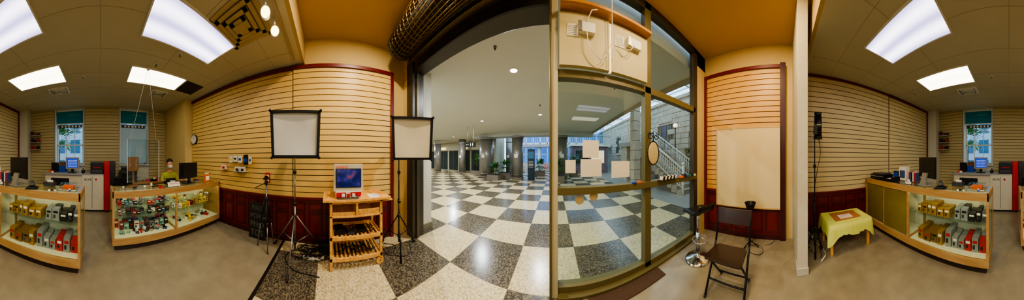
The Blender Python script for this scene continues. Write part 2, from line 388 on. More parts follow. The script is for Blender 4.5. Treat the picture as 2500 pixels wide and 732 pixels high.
o.b(-2.56,-.055,1.52,1.74,3.10,3.6,DKFR); o.b(-2.56,-.055,1.50,1.54,3.10,3.16,mat('lintel_edge',(30,26,18),.5)); o.done()
simple('wall_north',-2.56,-2.42,1.48,1.74,0,3.6,WALLY)
o=B('rolling_security_gate'); BR=mat('grille_bronze',(112,88,46),.4,metal=.6); cy,cz,r=1.17,3.37,.20
x0,x1=-2.15,-.1
o.cyl((x0,cy,cz),(x1,cy,cz),.13,mat('coil_dark',(24,18,12),.7))
for i in range(26):
    a=2*pi*i/26; o.cyl((x0,cy+r*math.cos(a),cz+r*math.sin(a)),(x1,cy+r*math.cos(a),cz+r*math.sin(a)),.005,BR,seg=6)
for k in range(24):
    x=x0+.03+k*(x1-x0-.06)/23
    pts=[(x,cy+(r)*math.cos(2*pi*i/14),cz+(r)*math.sin(2*pi*i/14)) for i in range(15)]
    for a,b_ in zip(pts[:-1],pts[1:]): o.cyl(a,b_,.005,BR,seg=5,caps=False)
o.cyl((x0-.03,cy,cz),(x0,cy,cz),.22,DKFR,seg=8); o.cyl((x1,cy,cz),(x1+.03,cy,cz),.22,DKFR,seg=8)
for k in range(6): o.b(x0,x1,1.36+k*.025,1.368+k*.025,3.18+k*.012,3.188+k*.012,BR)
o.done()
o=B('sign_box',bevel=.003); SB=mat('sign_back_cream',(196,184,136),.55); 
o.b(.05,.60,1.50,1.55,2.47,3.02,SB); o.b(.63,1.12,1.50,1.55,2.47,3.02,SB); o.b(.60,.63,1.52,1.55,2.47,3.02,mat('sign_gap_glow',(255,235,190),.5,emit=.8,noise=0))
o.b(.06,1.13,1.42,1.55,3.05,3.08,woodmat('light_shelf',(170,110,40),(200,140,60)))
o.b(.10,1.10,1.44,1.46,3.08,3.10,mat('strip_glow',(255,200,110),.5,emit=2.5,noise=0))
for x in (.33,.9): o.b(x-.09,x+.09,1.45,1.50,2.80,2.90,WHITE); o.b(x-.09,x-.05,1.445,1.455,2.80,2.90,STEEL)
for x in (.19,.72): 
    o.b(x-.06,x+.06,1.494,1.499,2.77,2.90,PAPER)
    for k in range(6): o.b(x-.05,x+.04,1.4925,1.4945,2.785+k*.018,2.788+k*.018,DKG)
o.tube([(.33,1.45,2.8),(.34,1.44,2.68),(.40,1.44,2.58),(.48,1.44,2.53),(.55,1.44,2.60),(.60,1.44,2.75)],.005,WHITE)
o.tube([(.60,1.43,3.3),(.60,1.43,3.0),(.61,1.44,2.55)],.006,WHITE); o.tube([(.9,1.45,2.84),(.84,1.44,2.74),(.78,1.44,2.72),(.72,1.44,2.78)],.005,WHITE)
o.tube([(.33,1.44,2.9),(.38,1.44,3.02),(.44,1.44,3.04)],.005,WHITE)
o.done()
for (x0,x1,z0,z1) in ((.312,.50,1.50,1.70),(.29,.536,1.285,1.485),(.66,.907,1.26,1.46),(.118,.233,1.33,1.475)):
    B('taped_paper').b(x0,x1,1.588,1.59,z0,z1,PAPER).done()
for (x,z) in ((.277,1.03),(.44,1.06)): B('door_sticker').cyl((x,1.585,z),(x,1.591,z),.05,mat('sticker_cream',(225,205,150),.6),seg=28).done()
o=B('oval_hanging_sign'); x,y,z=1.18,1.45,1.56
bm_=mat('oval_face',(196,178,128),.6)
v=o.sph((x,y,z),1,bm_,sc=(.085,.012,.145),seg=28)
pts=[(x+.092*math.cos(2*pi*i/32),y,z+.152*math.sin(2*pi*i/32)) for i in range(33)]; o.tube(pts,.007,BLACKM,seg=6)
def scroll(cx_,cz_,sg):
    pp=[]
    for i in range(26):
        t=i/25; a=sg*(t*2.6*pi)+.5*pi; rr=.045*(1-t*.75); pp.append((cx_+rr*math.cos(a),y,cz_+rr*math.sin(a)))
    o.tube(pp,.006,BLACKM,seg=6)
scroll(x-.045,z+.215,1); scroll(x+.045,z+.215,-1); o.cyl((x,y,z+.15),(x,y,z+.28),.006,BLACKM); o.cyl((x,y,z+.26),(x,1.56,z+.26),.007,BLACKM); o.done()
o=B('ledge_stand'); 
for k in range(9): o.c((1.36+k*.035,1.49,1.215),(.018,.05,.055),BLACK if k%2 else PAPER,rot=(0,.4,0))
o.b(1.32,1.70,1.46,1.53,1.18,1.19,BLACK); o.done()
o=B('small_ledge_items'); 
for k,(m,h) in enumerate(((ORG,.03),(BLACK,.05),(BLU,.025),(GRN,.03),(BLACK,.04),(WHITE,.03))): o.b(1.78+k*.07,1.83+k*.07,1.47,1.53,1.18,1.18+h,m)
o.done()
o=B('tape_roll'); o.cyl((.95,1.545,1.18),(.95,1.545,1.20),.03,BLU); o.b(1.0,1.06,1.53,1.56,1.18,1.20,ORG); o.done()
B('entrance_mat',bevel=.003).b(.35,1.29,1.335,1.495,0,.012,mat('coir_mat',(74,52,34),.95,noise=.5,scale=90,bump=.8)).done()

# ------------------------------------------------------------------ hall
simple('ceiling_hall',-17,2.6,1.74,11.2,3.3,3.6,CEILH)
simple('ceiling_hall_far',-17,-5,11.2,13.2,3.3,3.6,CEILH)
simple('trim_hall_edge',2.60,2.68,1.74,11.2,3.2,3.7,mat('hall_edge',(150,146,130),.7))
simple('wall_hall_pilaster',-2.78,-2.36,1.76,2.06,0,3.3,WALLW)
simple('baseboard_hall',-2.80,-2.34,1.75,2.08,0,.12,mat('stone_base',(120,112,92),.4))
simple('wall_hall_south',-17,-2.78,1.8,2.0,0,3.3,WALLW)
simple('wall_hall_west',-17.2,-17,1.8,13.2,0,3.3,WALLW)
simple('beam_hall',-6.2,2.68,9.7,10.6,3.02,3.3,mat('beam_paint',(188,192,186),.7))
BRNZ=mat('column_bronze',(124,122,114),.3,metal=.3,noise=.1); 
def column(x,y,r):
    o=B('hall_column'); o.cyl((x,y,0),(x,y,.14),r*1.05,STONED,seg=40); o.cyl((x,y,.14),(x,y,3.3 if abs(y-10.1)>.4 else 3.02),r,BRNZ,seg=40)
    o.cyl((x,y,2.9),(x,y,3.02),r*1.06,mat('capital',(140,142,138),.5),seg=40); o.cyl((x,y,.32),(x,y,.34),r*1.01,STEEL,seg=40)
    o.b(x-.12,x+.12,y-r-.03,y-r-.005,1.5,1.75,WHITE); o.done()
column(-5.1,10.0,.55); column(-2.62,10.0,.40); column(-8.6,11.6,.35); column(-10.9,10.4,.35); column(-4.1,12.6,.30); column(.5,10.1,.4)
o=B('wall_hall_north'); SW=mat('far_wall',(170,166,138),.6); DG=mat('dark_shop_glass',(40,50,50),.12)
o.b(-17,-5,13,13.3,0,3.3,SW)
for k in range(7): 
    x=-16.4+k*1.6; o.b(x,x+1.35,12.95,13.0,.1,2.3,DG); o.b(x+.65,x+.70,12.93,12.96,.1,2.3,OLIVE); o.b(x-.05,x+1.4,12.92,12.98,2.3,2.36,OLIVE)
    if k%2==0: o.b(x+.2,x+1.1,12.90,12.95,2.5,2.75,mat('shop_sign_glow',(255,225,160),.5,emit=1.0,noise=0))
o.b(-5.0,-4.8,11.2,13.3,0,9,SW); o.done()
o=B('hanging_wayfinding_sign',bevel=.004); SK=mat('sign_black',(18,20,24),.4); x,y=-4.5,6.85
o.b(x-.33,x+.33,y-.03,y+.03,2.10,2.38,SK); o.cyl((x-.2,y,2.38),(x-.2,y,3.3),.012,STEEL); o.cyl((x+.2,y,2.38),(x+.2,y,3.3),.012,STEEL)
yy=y-.034
o.b(x-.26,x-.10,yy-.002,yy,2.235,2.25,PAPER); o.prism([(x-.29,yy,2.243),(x-.23,yy,2.28),(x-.23,yy,2.205)],(0,-.002,0),PAPER)
for xx in (x+.02,x+.16):
    o.cyl((xx,yy,2.32),(xx,yy-.003,2.32),.018,PAPER); o.prism([(xx-.02,yy,2.29),(xx+.02,yy,2.29),(xx+(.035 if xx>x+.1 else .02),yy,2.22),(xx-(.035 if xx>x+.1 else .02),yy,2.22)],(0,-.002,0),PAPER); o.b(xx-.015,xx+.015,yy-.002,yy,2.15,2.22,PAPER)
o.done()
o=B('directory_totem',bevel=.01); o.b(-1.70,-1.26,9.05,9.15,.05,2.05,mat('totem_blue',(14,34,52),.3)); o.b(-1.75,-1.21,9.0,9.2,0,.06,STEEL); o.b(-1.66,-1.30,9.04,9.05,1.45,1.9,mat('totem_map',(36,84,110),.4,emit=.2)); 
for k in range(5): o.b(-1.64,-1.34,9.04,9.048,.9+k*.09,.92+k*.09,PAPER)
o.done()
def planter(x,y,w=.7,h=.4,ph=1.0,n=260,m=STONED,name='potted_plant',ls=.2):
    o=B(name); o.b(x-w/2,x+w/2,y-w/2,y+w/2,0,h,m); o.b(x-w/2+.03,x+w/2-.03,y-w/2+.03,y+w/2-.03,h,h+.01,SOIL)
    for k in range(5):
        a=R.uniform(0,6.28); o.cyl((x+.1*math.cos(a),y+.1*math.sin(a),h),(x+.22*math.cos(a),y+.22*math.sin(a),h+ph*.8),.012,mat('stem',(84,70,40),.8),seg=6)
    foliage(o,(x,y,h+ph*.5),ph*.45,n,ls=ls); o.done()
planter(-3.75,10.7,1.0,.35,1.0); planter(-4.0,9.1,.8,.35,.8); planter(-6.7,11.4,.9,.35,1.5); planter(.2,9.0,.8,.4,1.1); planter(1.5,11.9,.8,.4,1.4); planter(-1.2,12.0,.8,.4,1.0)
for (x,y,p) in ((-.83,2.86,60),(-4.0,3.2,70),(-3.4,6.2,75),(-.6,6.0,65),(-7.5,5,100),(-11,6,110),(-8,9.5,110),(-12.5,10,130)):
    o=B('hall_downlight'); o.lathe((x,y,3.3),[(.095,0),(.095,-.008),(.075,-.010),(.072,-.002)],WHITE,seg=32); o.cyl((x,y,3.297),(x,y,3.293),.073,mat('lamp_white',(255,250,240),.5,emit=5,noise=0),seg=32); dl=o.done()
    lamp('overhead_area_lamp','AREA',(x,y,3.28),p,(.9,.94,1.0),.14,parent=dl)
for (x,y) in ((-.94,2.15),(-.5,4.9),(1.5,3.4)): B('hall_sprinkler').cyl((x,y,3.30),(x,y,3.28),.03,STEEL).cyl((x,y,3.28),(x,y,3.25),.012,BLACKM).done()
o=B('wall_atrium_north'); FW=mat('atrium_frame',(200,205,205),.5)
o.b(-5,7,20,20.2,0,.8,STONE); o.b(-5,7,20,20.2,3.1,3.6,FW); o.b(-5,7,20,20.2,7.5,8,FW)
for k in range(13): o.b(-5+k-.05,-5+k+.05,20,20.15,.8,7.5,FW)
for z in (2.0,4.8,6.2): o.b(-5,7,20,20.1,z-.04,z+.04,FW)
o.b(-5,7,20.05,20.06,.8,7.5,glassmat('atrium_glass',(190,215,235),.8)); o.done()
simple('outside_facade',-8,11,26,27,0,6,mat('facade_blue',(130,150,175),.7,noise=.3,scale=1.2))
o=B('mezzanine_balcony',bevel=.01); o.b(-4.7,6.8,16.5,18,2.75,3.05,mat('mezz',(160,150,150),.6)); o.b(-4.7,6.8,16.45,16.5,4.0,4.06,OLIVE)
for k in range(46): o.cyl((-4.7+k*.25,16.48,3.05),(-4.7+k*.25,16.48,4.0),.012,WHITE,seg=5)
for k in range(5): o.cyl((-4.4+k*2.6,17,0),(-4.4+k*2.6,17,2.75),.16,FW,seg=20)
o.done()
MV=mat('kiosk_mauve',(120,100,108),.6,noise=.1)
o=B('cafe_kiosk',bevel=.01); o.b(1.6,5.2,13.5,15.5,0,2.6,MV); o.b(1.4,5.4,13.3,15.7,2.6,2.75,WHITE); o.b(2.0,3.2,13.46,13.5,1.0,2.2,DG); o.b(3.5,4.8,13.46,13.5,1.0,2.2,mat('kiosk_light',(255,220,170),.5,emit=.7,noise=0)); o.done()
def cafe(x,y):
    o=B('cafe_table'); o.cyl((x,y,.72),(x,y,.75),.38,WHITE,seg=28); o.cyl((x,y,.03),(x,y,.72),.03,STEEL); o.cyl((x,y,0),(x,y,.03),.22,BLACKM); o.done()
    for k in range(2):
        a=k*pi+.4; cx_,cy_=x+.62*math.cos(a),y+.62*math.sin(a)
        o=B('cafe_chair',loc=(cx_,cy_,0),rz=a,bevel=.004); o.b(-.2,.2,-.2,.2,.42,.46,RED); o.b(.17,.21,-.2,.2,.6,.88,RED)
        for sx in (-.18,.18):
            for sy in (-.18,.18): o.cyl((sx,sy,0),(sx,sy,.42 if sx<0 else .85),.014,STEEL,seg=8)
        o.done()
cafe(-1.5,14.2); cafe(.5,13.8); cafe(-3.2,14.8); cafe(-.3,15.8)
o=B('wall_sandstone'); X=7.0; o.b(X,X+.5,1.4,22,0,5.2,STONED)
z=0; row=0
while z<5.1:
    h=.34; y=1.4-(row%2)*.4
    while y<21.8:
        L_=R.choice((.6,.8,1.0)); ya,yb=max(1.4,y+.012),min(22,y+L_-.012)
        hole=any(wy-.55<(ya+yb)/2<wy+.55 and 1.9<z+h/2<3.9 for wy in (4.2,7.2,11,14.8))
        if not hole and yb>ya: o.b(X-.05-R.uniform(0,.03),X,ya,yb,z+.012,z+h-.012,STONE)
        y+=L_
    z+=h; row+=1
for wy in (4.2,7.2,11,14.8):
    o.b(X-.02,X+.01,wy-.5,wy+.5,1.95,3.85,mat('old_window_glass',(44,70,84),.1)); 
    for yy in (wy-.5,wy,wy+.5): o.b(X-.05,X,yy-.04,yy+.04,1.95,3.85,OLIVE)
    for zz in (1.95,2.9,3.85): o.b(X-.05,X,wy-.5,wy+.5,zz-.04,zz+.04,OLIVE)
    o.b(X-.14,X,wy-.65,wy+.65,1.78,1.92,STONE); o.b(X-.12,X,wy-.65,wy+.65,3.9,4.15,STONE)
o.b(X-.15,X+.6,1.4,22,5.2,5.4,STONE); o.done()
o=B('stone_pillar',bevel=.01)
for k in range(11): o.b(3.5,3.86,5.72,6.08,.02+k*.46,.46+k*.46,STONE)
o.b(3.52,3.84,5.74,6.06,0,5.1,STONED); o.done()
o=B('atrium_roof_trusses')
for k in range(7): o.b(2.6,7.2,2.0+k*3,2.12+k*3,5.6,5.75,FW)
for k in range(4): o.b(2.8+k*1.4,2.86+k*1.4,1.4,21.5,5.75,5.82,FW)
o.done()
o=B('wall_atrium_south'); o.b(3.1,7.5,1.2,1.5,0,5.4,STONE); o.done()
simple('wall_atrium_west',2.6,2.7,1.74,11.2,3.7,5.4,WALLW)
o=B('atrium_staircase'); SX0,SX1=4.45,5.75; n=15; ys=3.7; rise=.165; run=.27; WI=mat('white_iron',(225,225,215),.4)
for i in range(n): o.b(SX0,SX1,ys+i*run,ys+(i+1)*run+.02,max(0,i*rise-.12),(i+1)*rise,mat('stair_stone',(150,144,130),.5))
o.b(SX0,SX1,ys+n*run,ys+n*run+1.6,n*rise-.25,n*rise,mat('stair_stone',(150,144,130),.5)); o.b(SX0+.1,SX1-.1,ys+n*run+.6,ys+n*run+1.5,0,n*rise-.25,STONE)
for x in (SX0+.04,SX1-.04):
    p0=Vector((x,ys,rise)); p1=Vector((x,ys+n*run,(n+1)*rise)); up=Vector((0,0,.92)); lo=Vector((0,0,.12))
    o.cyl(p0+up,p1+up,.03,WI,seg=8); o.cyl(p0+lo,p1+lo,.02,WI,seg=6); o.cyl(p0+up*.78,p1+up*.78,.014,WI,seg=6)
    m_=34
    for i in range(m_+1):
        q=p0.lerp(p1,i/m_); o.cyl(q+lo,q+up,.011,WI,seg=5)
        if i<m_:
            q2=p0.lerp(p1,(i+1)/m_); o.cyl(q+lo,q2+up*.78,.007,WI,seg=5)
    o.cyl((x,ys-.05,0),(x,ys-.05,1.2),.05,WI); o.sph((x,ys-.05,1.26),.07,WI)
    o.cyl(p1+up,p1+up+Vector((0,1.6,0)),.03,WI,seg=8)
    for i in range(10): q=p1+Vector((0,i*.17,0)); o.cyl(q+Vector((0,0,-.1)),q+up,.011,WI,seg=5)
o.done()
for (y,h) in ((4.7,1.3),(6.9,1.9),(9.0,1.9)): planter(6.30,y,.6,h,.78,320,name='atrium_tree_planter',ls=.12)
o=B('globe_lamp_post'); x,y=6.4,5.8; o.cyl((x,y,2.3),(x,y,3.3),.03,BLACKM); o.cyl((x,y,0),(x,y,2.3),.05,BLACKM); o.sph((x,y,3.42),.14,mat('globe_glow',(255,235,200),.4,emit=1.3,noise=0)); o.cyl((x,y,3.28),(x,y,3.33),.07,BLACKM); o.done()

# ------------------------------------------------------------------ display counters
STRIP=mat('case_strip_glow',(255,252,225),.5,emit=9,noise=0); INN=mat('case_interior',(238,232,196),.5)
def case(name,x0,x1,yf,yb,H,secs,shelfz,top_lip=.10):
    o=B(name,bevel=.003)
    o.b(x0+.04,x1-.04,yb+.03,yf-.05,0,.10,PLINTH); o.b(x0,x1,yb,yf,.10,.20,LAM)
    o.b(x0,x1,yf-.025,yf,H-top_lip,H-.012,LAM); o.b(x0,x1,yb,yb+.025,H-top_lip,H-.012,LAM)
    o.b(x0,x0+.025,yb,yf,H-top_lip,H-.012,LAM); o.b(x1-.025,x1,yb,yf,H-top_lip,H-.012,LAM)
    xs=[x0]+[s_[0] for s_ in secs[1:]]+[x1]
    for i,x in enumerate(xs):
        dx=0 if i==0 else (-.035 if i==len(xs)-1 else -.018)
        o.b(x+dx,x+dx+.035,yf-.03,yf+.001,.2,H-top_lip,LAM); o.b(x+dx,x+dx+.035,yb,yb+.03,.2,H-top_lip,LAM)
    o.b(x0+.03,x1-.03,yb+.004,yf-.02,H-.012,H-.006,CGLASS)
    o.b(x0,x0+.03,yb,yf,H-.012,H+.002,LAM); o.b(x1-.03,x1,yb,yf,H-.012,H+.002,LAM); o.b(x0,x1,yf-.02,yf,H-.012,H+.002,LAM)
    for (a,b_,kind) in secs:
        a+=.03; b_-=.03
        o.b(a,b_,yb+.03,yf-.03,.2,.205,INN)
        if kind=='glass':
            o.poly([(a,yf-.014,.2),(b_,yf-.014,.2),(b_,yf-.014,H-top_lip),(a,yf-.014,H-top_lip)],CGLASS); o.b(a,b_,yb+.008,yb+.018,.2,H-top_lip,INN)
            for z in shelfz: o.b(a,b_,yb+.06,yf-.10,z-.006,z,CGLASS)
            o.b(a,b_,yf-.045,yf-.03,H-top_lip,H-top_lip+.02,STRIP)
        else:
            SL=mat('olive_sliding_panel',(124,110,50),.18)
            mid=(a+b_)/2
            o.b(a,mid+.02,yf-.02,yf-.014,.22,H-top_lip,SL); o.b(mid-.02,b_,yf-.03,yf-.024,.22,H-top_lip,SL); o.b(mid-.01,mid+.01,yf-.02,yf-.008,.22,H-top_lip,LAM)
            o.b(a,b_,yb+.008,yb+.018,.2,H-top_lip,INN)
    o.b(x0+.004,x0+.010,yb+.03,yf-.03,.2,H-top_lip,CGLASS if secs[0][2]=='glass' and x0>0 else LAM)
    o.b(x1-.010,x1-.004,yb+.03,yf-.03,.2,H-top_lip,CGLASS if x0<0 else LAM)
    return o.done()
case('display_counter',-2.46,-.19,-2.28,-2.84,.955,[(-2.46,-1.33,'glass'),(-1.33,-.19,'glass')],[.48,.66])
case('display_counter',.25,2.74,-1.80,-2.32,1.045,[(.25,1.52,'glass'),(1.52,2.74,'slide')],[.60])
def goods(name,x0,x1,y0,y1,z,items,size=(.10,.08,.10),gap=.015,jit=.01,label=True,skip=0):
    o=B(name); x=x0; i=0
    while x<x1-size[0]*.6:
        w_=size[0]*R.uniform(.7,1.2); h=size[2]*R.uniform(.6,1.2); d=size[1]
        if x+w_>x1: break
        y=y0
        while y+d<=y1+.001:
            m=R.choice(items); yy=y+R.uniform(-jit,jit); yy=min(max(yy,y0),y1-d)
            if R.random()>=skip:
                o.b(x,x+w_,yy,yy+d,z,z+h,m)
                if label:
                    o.b(x+w_*.15,x+w_*.85,yy+d,yy+d+.001,z+h*.62,z+h*.82,R.choice((PAPER,BLACK,RED,PAPER)))
                    o.b(x+w_*.5,x+w_*.85,yy+d,yy+d+.001,z+h*.2,z+h*.5,R.choice((BLACK,DKG)))
            y+=d+.03
        x+=w_+gap
    return o.done()
ZB=.206
goods('camera_cartons',.86,1.46,-2.24,-1.94,.601,[GOLD],(.09,.12,.15)); goods('camera_cartons',.30,.84,-2.24,-1.94,.601,[SILV,BLACK,mat('grey_carton',(90,92,90),.4)],(.085,.12,.15))
goods('camera_cartons',.95,1.46,-2.22,-1.90,ZB,[GOLD,GOLD,mat('dark_gold',(130,96,36),.4)],(.11,.14,.20)); goods('camera_cartons',.30,.92,-2.22,-1.90,ZB,[SILV,BLACK,SILV,RED],(.09,.13,.20))
PR=mat('dull_red_carton',(150,50,44),.5); PB=mat('dull_blue_carton',(50,80,120),.5); PT=mat('tan_carton',(170,150,116),.6)
MIX=[PR,BLACK,DKG,PB,PAPER,PT,SILV,BLACK,BLACK,DKG,RED,SILV,mat('mint_carton',(120,170,150),.5),PINK]
goods('film_boxes',-2.35,-1.95,-2.78,-2.50,.481,[YEL,YEL,mat('yellow2',(225,170,5),.5)],(.07,.10,.14)); 
def clutter(name,x0,x1,y0,y1,z,n,ms,s=.06):
    o=B(name)
    for k in range(n):
        x=R.uniform(x0+s,x1-s); y=R.uniform(y0+s,y1-s); a=R.choice(ms); t=R.random(); r=R.uniform(0,3)
        if t<.6: o.c((x,y,z+s*.2),(s*R.uniform(.6,1.3),s*R.uniform(.5,1),s*.4),a,rot=(0,0,r))
        elif t<.9: o.cyl((x,y,z),(x,y,z+s*R.uniform(.4,1)),s*.35,a,seg=14); o.cyl((x,y,z+s*.2),(x,y,z+s*.3),s*.37,DKG,seg=14)
        else: o.sph((x,y,z+s*.25),s*.35,a,sc=(1.2,.9,.7),seg=12)
    return o.done()
goods('accessory_packs',-1.29,-.23,-2.78,-2.42,.481,MIX,(.07,.05,.07),.02,.01,True,.25); goods('accessory_packs',-1.29,-.23,-2.78,-2.42,.661,MIX,(.06,.05,.055),.02,.01,True,.3)
clutter('camera_accessories',-1.28,-.24,-2.56,-2.33,ZB,40,MIX,.07); goods('accessory_packs',-1.29,-.23,-2.80,-2.56,ZB,MIX,(.08,.06,.12),.015,.01,True,.15)
clutter('camera_accessories',-2.38,-1.40,-2.78,-2.40,.661,16,[YEL,YEL,PAPER,PR],.06); clutter('camera_accessories',-2.38,-1.40,-2.80,-2.33,ZB,26,[PAPER,RED,BLACK,YEL,SILV,PAPER],.09); goods('accessory_packs',-1.9,-1.40,-2.78,-2.42,.481,[PAPER,PR,PAPER,YEL],(.09,.07,.09),.02,.01,True,.2)
T1=.958
o=B('desktop_monitor',loc=(-1.76,-2.52,T1),rz=.15,bevel=.006); o.b(-.25,.25,-.02,.02,.11,.44,BLACK); o.b(-.2,.2,.02,.05,.16,.40,BLACK); o.b(-.03,.03,.0,.04,.02,.2,BLACK); o.b(-.12,.12,-.08,.09,0,.02,BLACK); o.b(-.235,.235,-.022,-.02,.13,.42,mat('lcd_off',(20,26,34),.15)); o.done()
o=B('pos_terminal',loc=(-1.4,-2.62,T1),bevel=.006); o.b(-.13,.13,-.10,.10,0,.06,BLACK); o.b(-.10,.10,-.06,.0,.06,.12,BLACK,); o.b(-.05,.05,.02,.08,.06,.08,WHITE); o.done()
o=B('passport_photos_sign',loc=(-1.34,-2.40,T1),bevel=.001); o.b(-.13,.13,-.003,.003,0,.085,PAPER,rot=(.5,0,0)); ps=o.done()
text(ps,'PASSPORT PHOTOS',(-1.34,-2.392,T1+.055),.025,RED,rot=(pi/2-.5,0,pi))
clutter('counter_clutter',-1.2,-.3,-2.70,-2.35,T1,13,[PR,BLACK,PAPER,BLACK,DKG],.055)
clutter('counter_clutter',-2.2,-1.98,-2.8,-2.6,T1,4,[BLACK,PAPER,BLU],.06)
o=B('leaflet_holder',loc=(-2.28,-2.52,T1),bevel=.002); o.b(-.06,.06,-.03,.03,0,.16,ORG); o.b(-.05,.05,-.02,.02,.16,.19,PAPER); o.b(-.05,.05,.031,.033,.03,.12,PAPER); o.done()
B('red_notice_card',bevel=.002).b(-1.08,-1.0,-2.34,-2.33,T1,T1+.04,RED).done()
o=B('hanging_acrylic_screen'); AC=glassmat('acrylic',(243,248,248),.9,.03); o.b(-1.14,-.50,-2.66,-2.652,1.03,1.85,AC)
for (x,z0,z1) in ((-1.14,1.03,1.85),(-.505,1.03,1.85)): o.b(x,x+.007,-2.662,-2.65,z0,z1,WHITE)
for xa in (-1.08,-.56): o.cyl((-.86,-2.5,3.15),(xa,-2.655,1.84),.003,PAPER,seg=5); o.sph((xa,-2.655,1.82),.01,STEEL,seg=8)
o.cyl((-.86,-2.5,3.15),(-.86,-2.5,3.11),.03,WHITE); o.done()
o=B('cardboard_panel',bevel=.002); o.b(-.75,-.53,-2.76,-2.755,1.24,1.52,mat('cardboard',(140,96,56),.8)); o.b(-.66,-.62,-2.77,-2.76,T1,1.3,mat('cardboard2',(120,80,44),.8)); o.b(-.74,-.54,-2.80,-2.72,T1,T1+.01,mat('cardboard2',(120,80,44),.8)); o.done()
T2=1.048
o=B('all_in_one_computer',loc=(1.30,-2.05,T2),rz=-.45,bevel=.006); AL=mat('aluminium',(190,190,188),.3,metal=.8)
o.b(-.25,.25,-.015,.02,.12,.46,BLACK); o.prism([(-.07,.11,0),(-.07,.07,.0),(-.07,.02,.2),(-.07,.05,.2)],(.14,0,0),AL); o.b(-.12,.12,-.09,.13,0,.012,AL); o.b(-.24,.24,-.018,-.015,.14,.45,mat('lcd_off',(20,26,34),.15)); o.done()
o=B('card_terminal',loc=(.98,-1.92,T2),rz=.3,bevel=.006); o.b(-.05,.05,-.09,.09,0,.03,BLACK); o.b(-.035,.035,-.03,.05,.03,.08,BLACK,rot=(.4,0,0)); o.b(-.09,.09,-.11,.11,0,.008,BLACK); o.sph((.0,.0,.085),.03,BLACK,seg=12); o.done()
o=B('laser_printer',loc=(2.45,-2.03,T2),rz=.05,bevel=.012); o.b(-.20,.20,-.15,.15,0,.10,BLACK); o.b(-.16,.16,-.12,.12,.10,.125,DKG); o.b(-.2,.2,.15,.152,.06,.065,WHITE); o.b(-.14,.14,.12,.20,.02,.03,BLACK); o.done()
o=B('office_telephone',loc=(2.02,-1.95,T2),bevel=.006); o.b(-.1,.1,-.1,.1,0,.05,BLACK); o.b(-.1,-.05,-.1,.1,.05,.09,BLACK); o.b(-.02,.08,.0,.08,.05,.055,WHITE); o.done()
o=B('small_photo_frame',loc=(2.17,-2.2,T2),bevel=.004); o.b(-.07,.07,-.01,.01,0,.17,BLACK); o.b(-.055,.055,.01,.012,.02,.15,BLU); o.done()
o=B('tall_carton',loc=(1.95,-2.21,T2),bevel=.003); o.b(-.09,.09,-.06,.06,0,.27,WHITE); o.b(-.07,.07,.06,.062,.05,.2,mat('carton_print',(60,80,120),.5)); o.done()
o=B('stacked_magazines',loc=(1.70,-2.22,T2),bevel=.002)
for k,m in enumerate((PB,RED,PAPER,BLACK,PB,RED)): o.b(-.09+k*.03,-.066+k*.03,-.07,.07,0,.16+.01*(k%3),m)
o.done()
o=B('receipt_printer',loc=(.80,-2.20,T2),bevel=.005); o.b(-.09,.09,-.07,.07,0,.06,BLACK); o.b(-.05,.05,-.03,.0,.06,.09,PAPER); o.done()
o=B('acrylic_box',loc=(.46,-2.06,T2)); o.b(-.12,.12,-.1,.1,0,.004,WHITE); o.b(-.12,.12,-.1,.1,.004,.08,CGLASS); o.b(-.08,.08,-.06,.05,.004,.05,ORG); o.done()
clutter('counter_clutter',.35,.82,-1.94,-1.83,T2,5,[BLACK,BLU,PAPER],.04); clutter('counter_clutter',1.52,1.85,-2.1,-1.85,T2,6,[BLACK,PAPER,SILV],.07)

# ------------------------------------------------------------------ photo-lab machine and back office
LABW=mat('lab_white',(205,198,176),.4); 
o=B('photo_lab_machine',bevel=.012)
o.b(.52,1.62,-4.62,-4.05,.06,1.0,LABW); o.b(.5,1.66,-4.64,-4.02,1.0,1.05,mat('lab_top',(150,150,146),.4)); o.b(.55,1.6,-4.58,-4.08,0,.06,BLACK)
o.b(-.09,.52,-4.62,-4.0,.06,1.02,LABW); o.b(-.08,.50,-4.58,-4.03,0,.06,BLACK); o.b(-.09,.52,-4.62,-3.995,1.02,1.05,mat('lab_top',(150,150,146),.4))
o.b(.22,.235,-4.0,-3.996,.1,.98,mat('lab_seam',(120,116,104),.6)); lab=o.done()
o=B('minilab_tower',bevel=.012)
o.b(-.26,-.10,-4.62,-3.98,.04,1.40,RED); o.b(-.42,-.26,-4.62,-4.0,.0,1.40,mat('lab_dark',(40,34,34),.4)); 
o.b(-.26,-.10,-4.62,-3.98,0,.04,BLACK); o.done()
dk=mat('letter_dark',(34,32,30),.5)
text(lab,'ALVA',(.35,-3.99,.90),.085,dk,n=(0,1)); 
bb=B('brand_mark',loc=(0,0,0)); bb.prism([(.12,-3.992,.865),(.155,-3.992,.90),(.12,-3.992,.935),(.085,-3.992,.90)],(0,.003,0),RED); mk=bb.done(); mk.parent=lab
o=B('lab_computer_monitor',loc=(.83,-4.25,1.052),bevel=.006); o.b(-.2,.2,-.03,.03,.12,.46,mat('beige_bezel',(170,160,130),.5)); o.b(-.17,.17,.03,.033,.15,.43,mat('lcd_blue',(30,70,220),.3,emit=.35,noise=.5,scale=25)); o.b(-.04,.04,-.03,.02,.0,.14,BLACK); o.b(-.13,.13,-.1,.1,0,.02,BLACK)
for k in range(7):
    for j in range(5): o.b(-.14+k*.04,-.115+k*.04,.0331,.034,.18+j*.045,.20+j*.045,mat('icon_white',(190,210,255),.4,emit=.3,noise=0))
o.done()
o=B('photo_printer',loc=(.10,-4.25,1.052),bevel=.01); o.b(-.18,.18,-.17,.17,0,.30,BLACK); o.b(-.15,.15,.17,.19,.03,.1,DKG); o.b(-.18,.18,-.17,.17,.30,.33,DKG); o.b(-.1,.1,.171,.174,.16,.18,RED); o.done()
o=B('vase_pot',loc=(.50,-4.2,1.052)); o.lathe((0,0,0),[(.001,0),(.03,0),(.06,.03),(.055,.08),(.02,.11),(.025,.14)],BLACK); o.done()
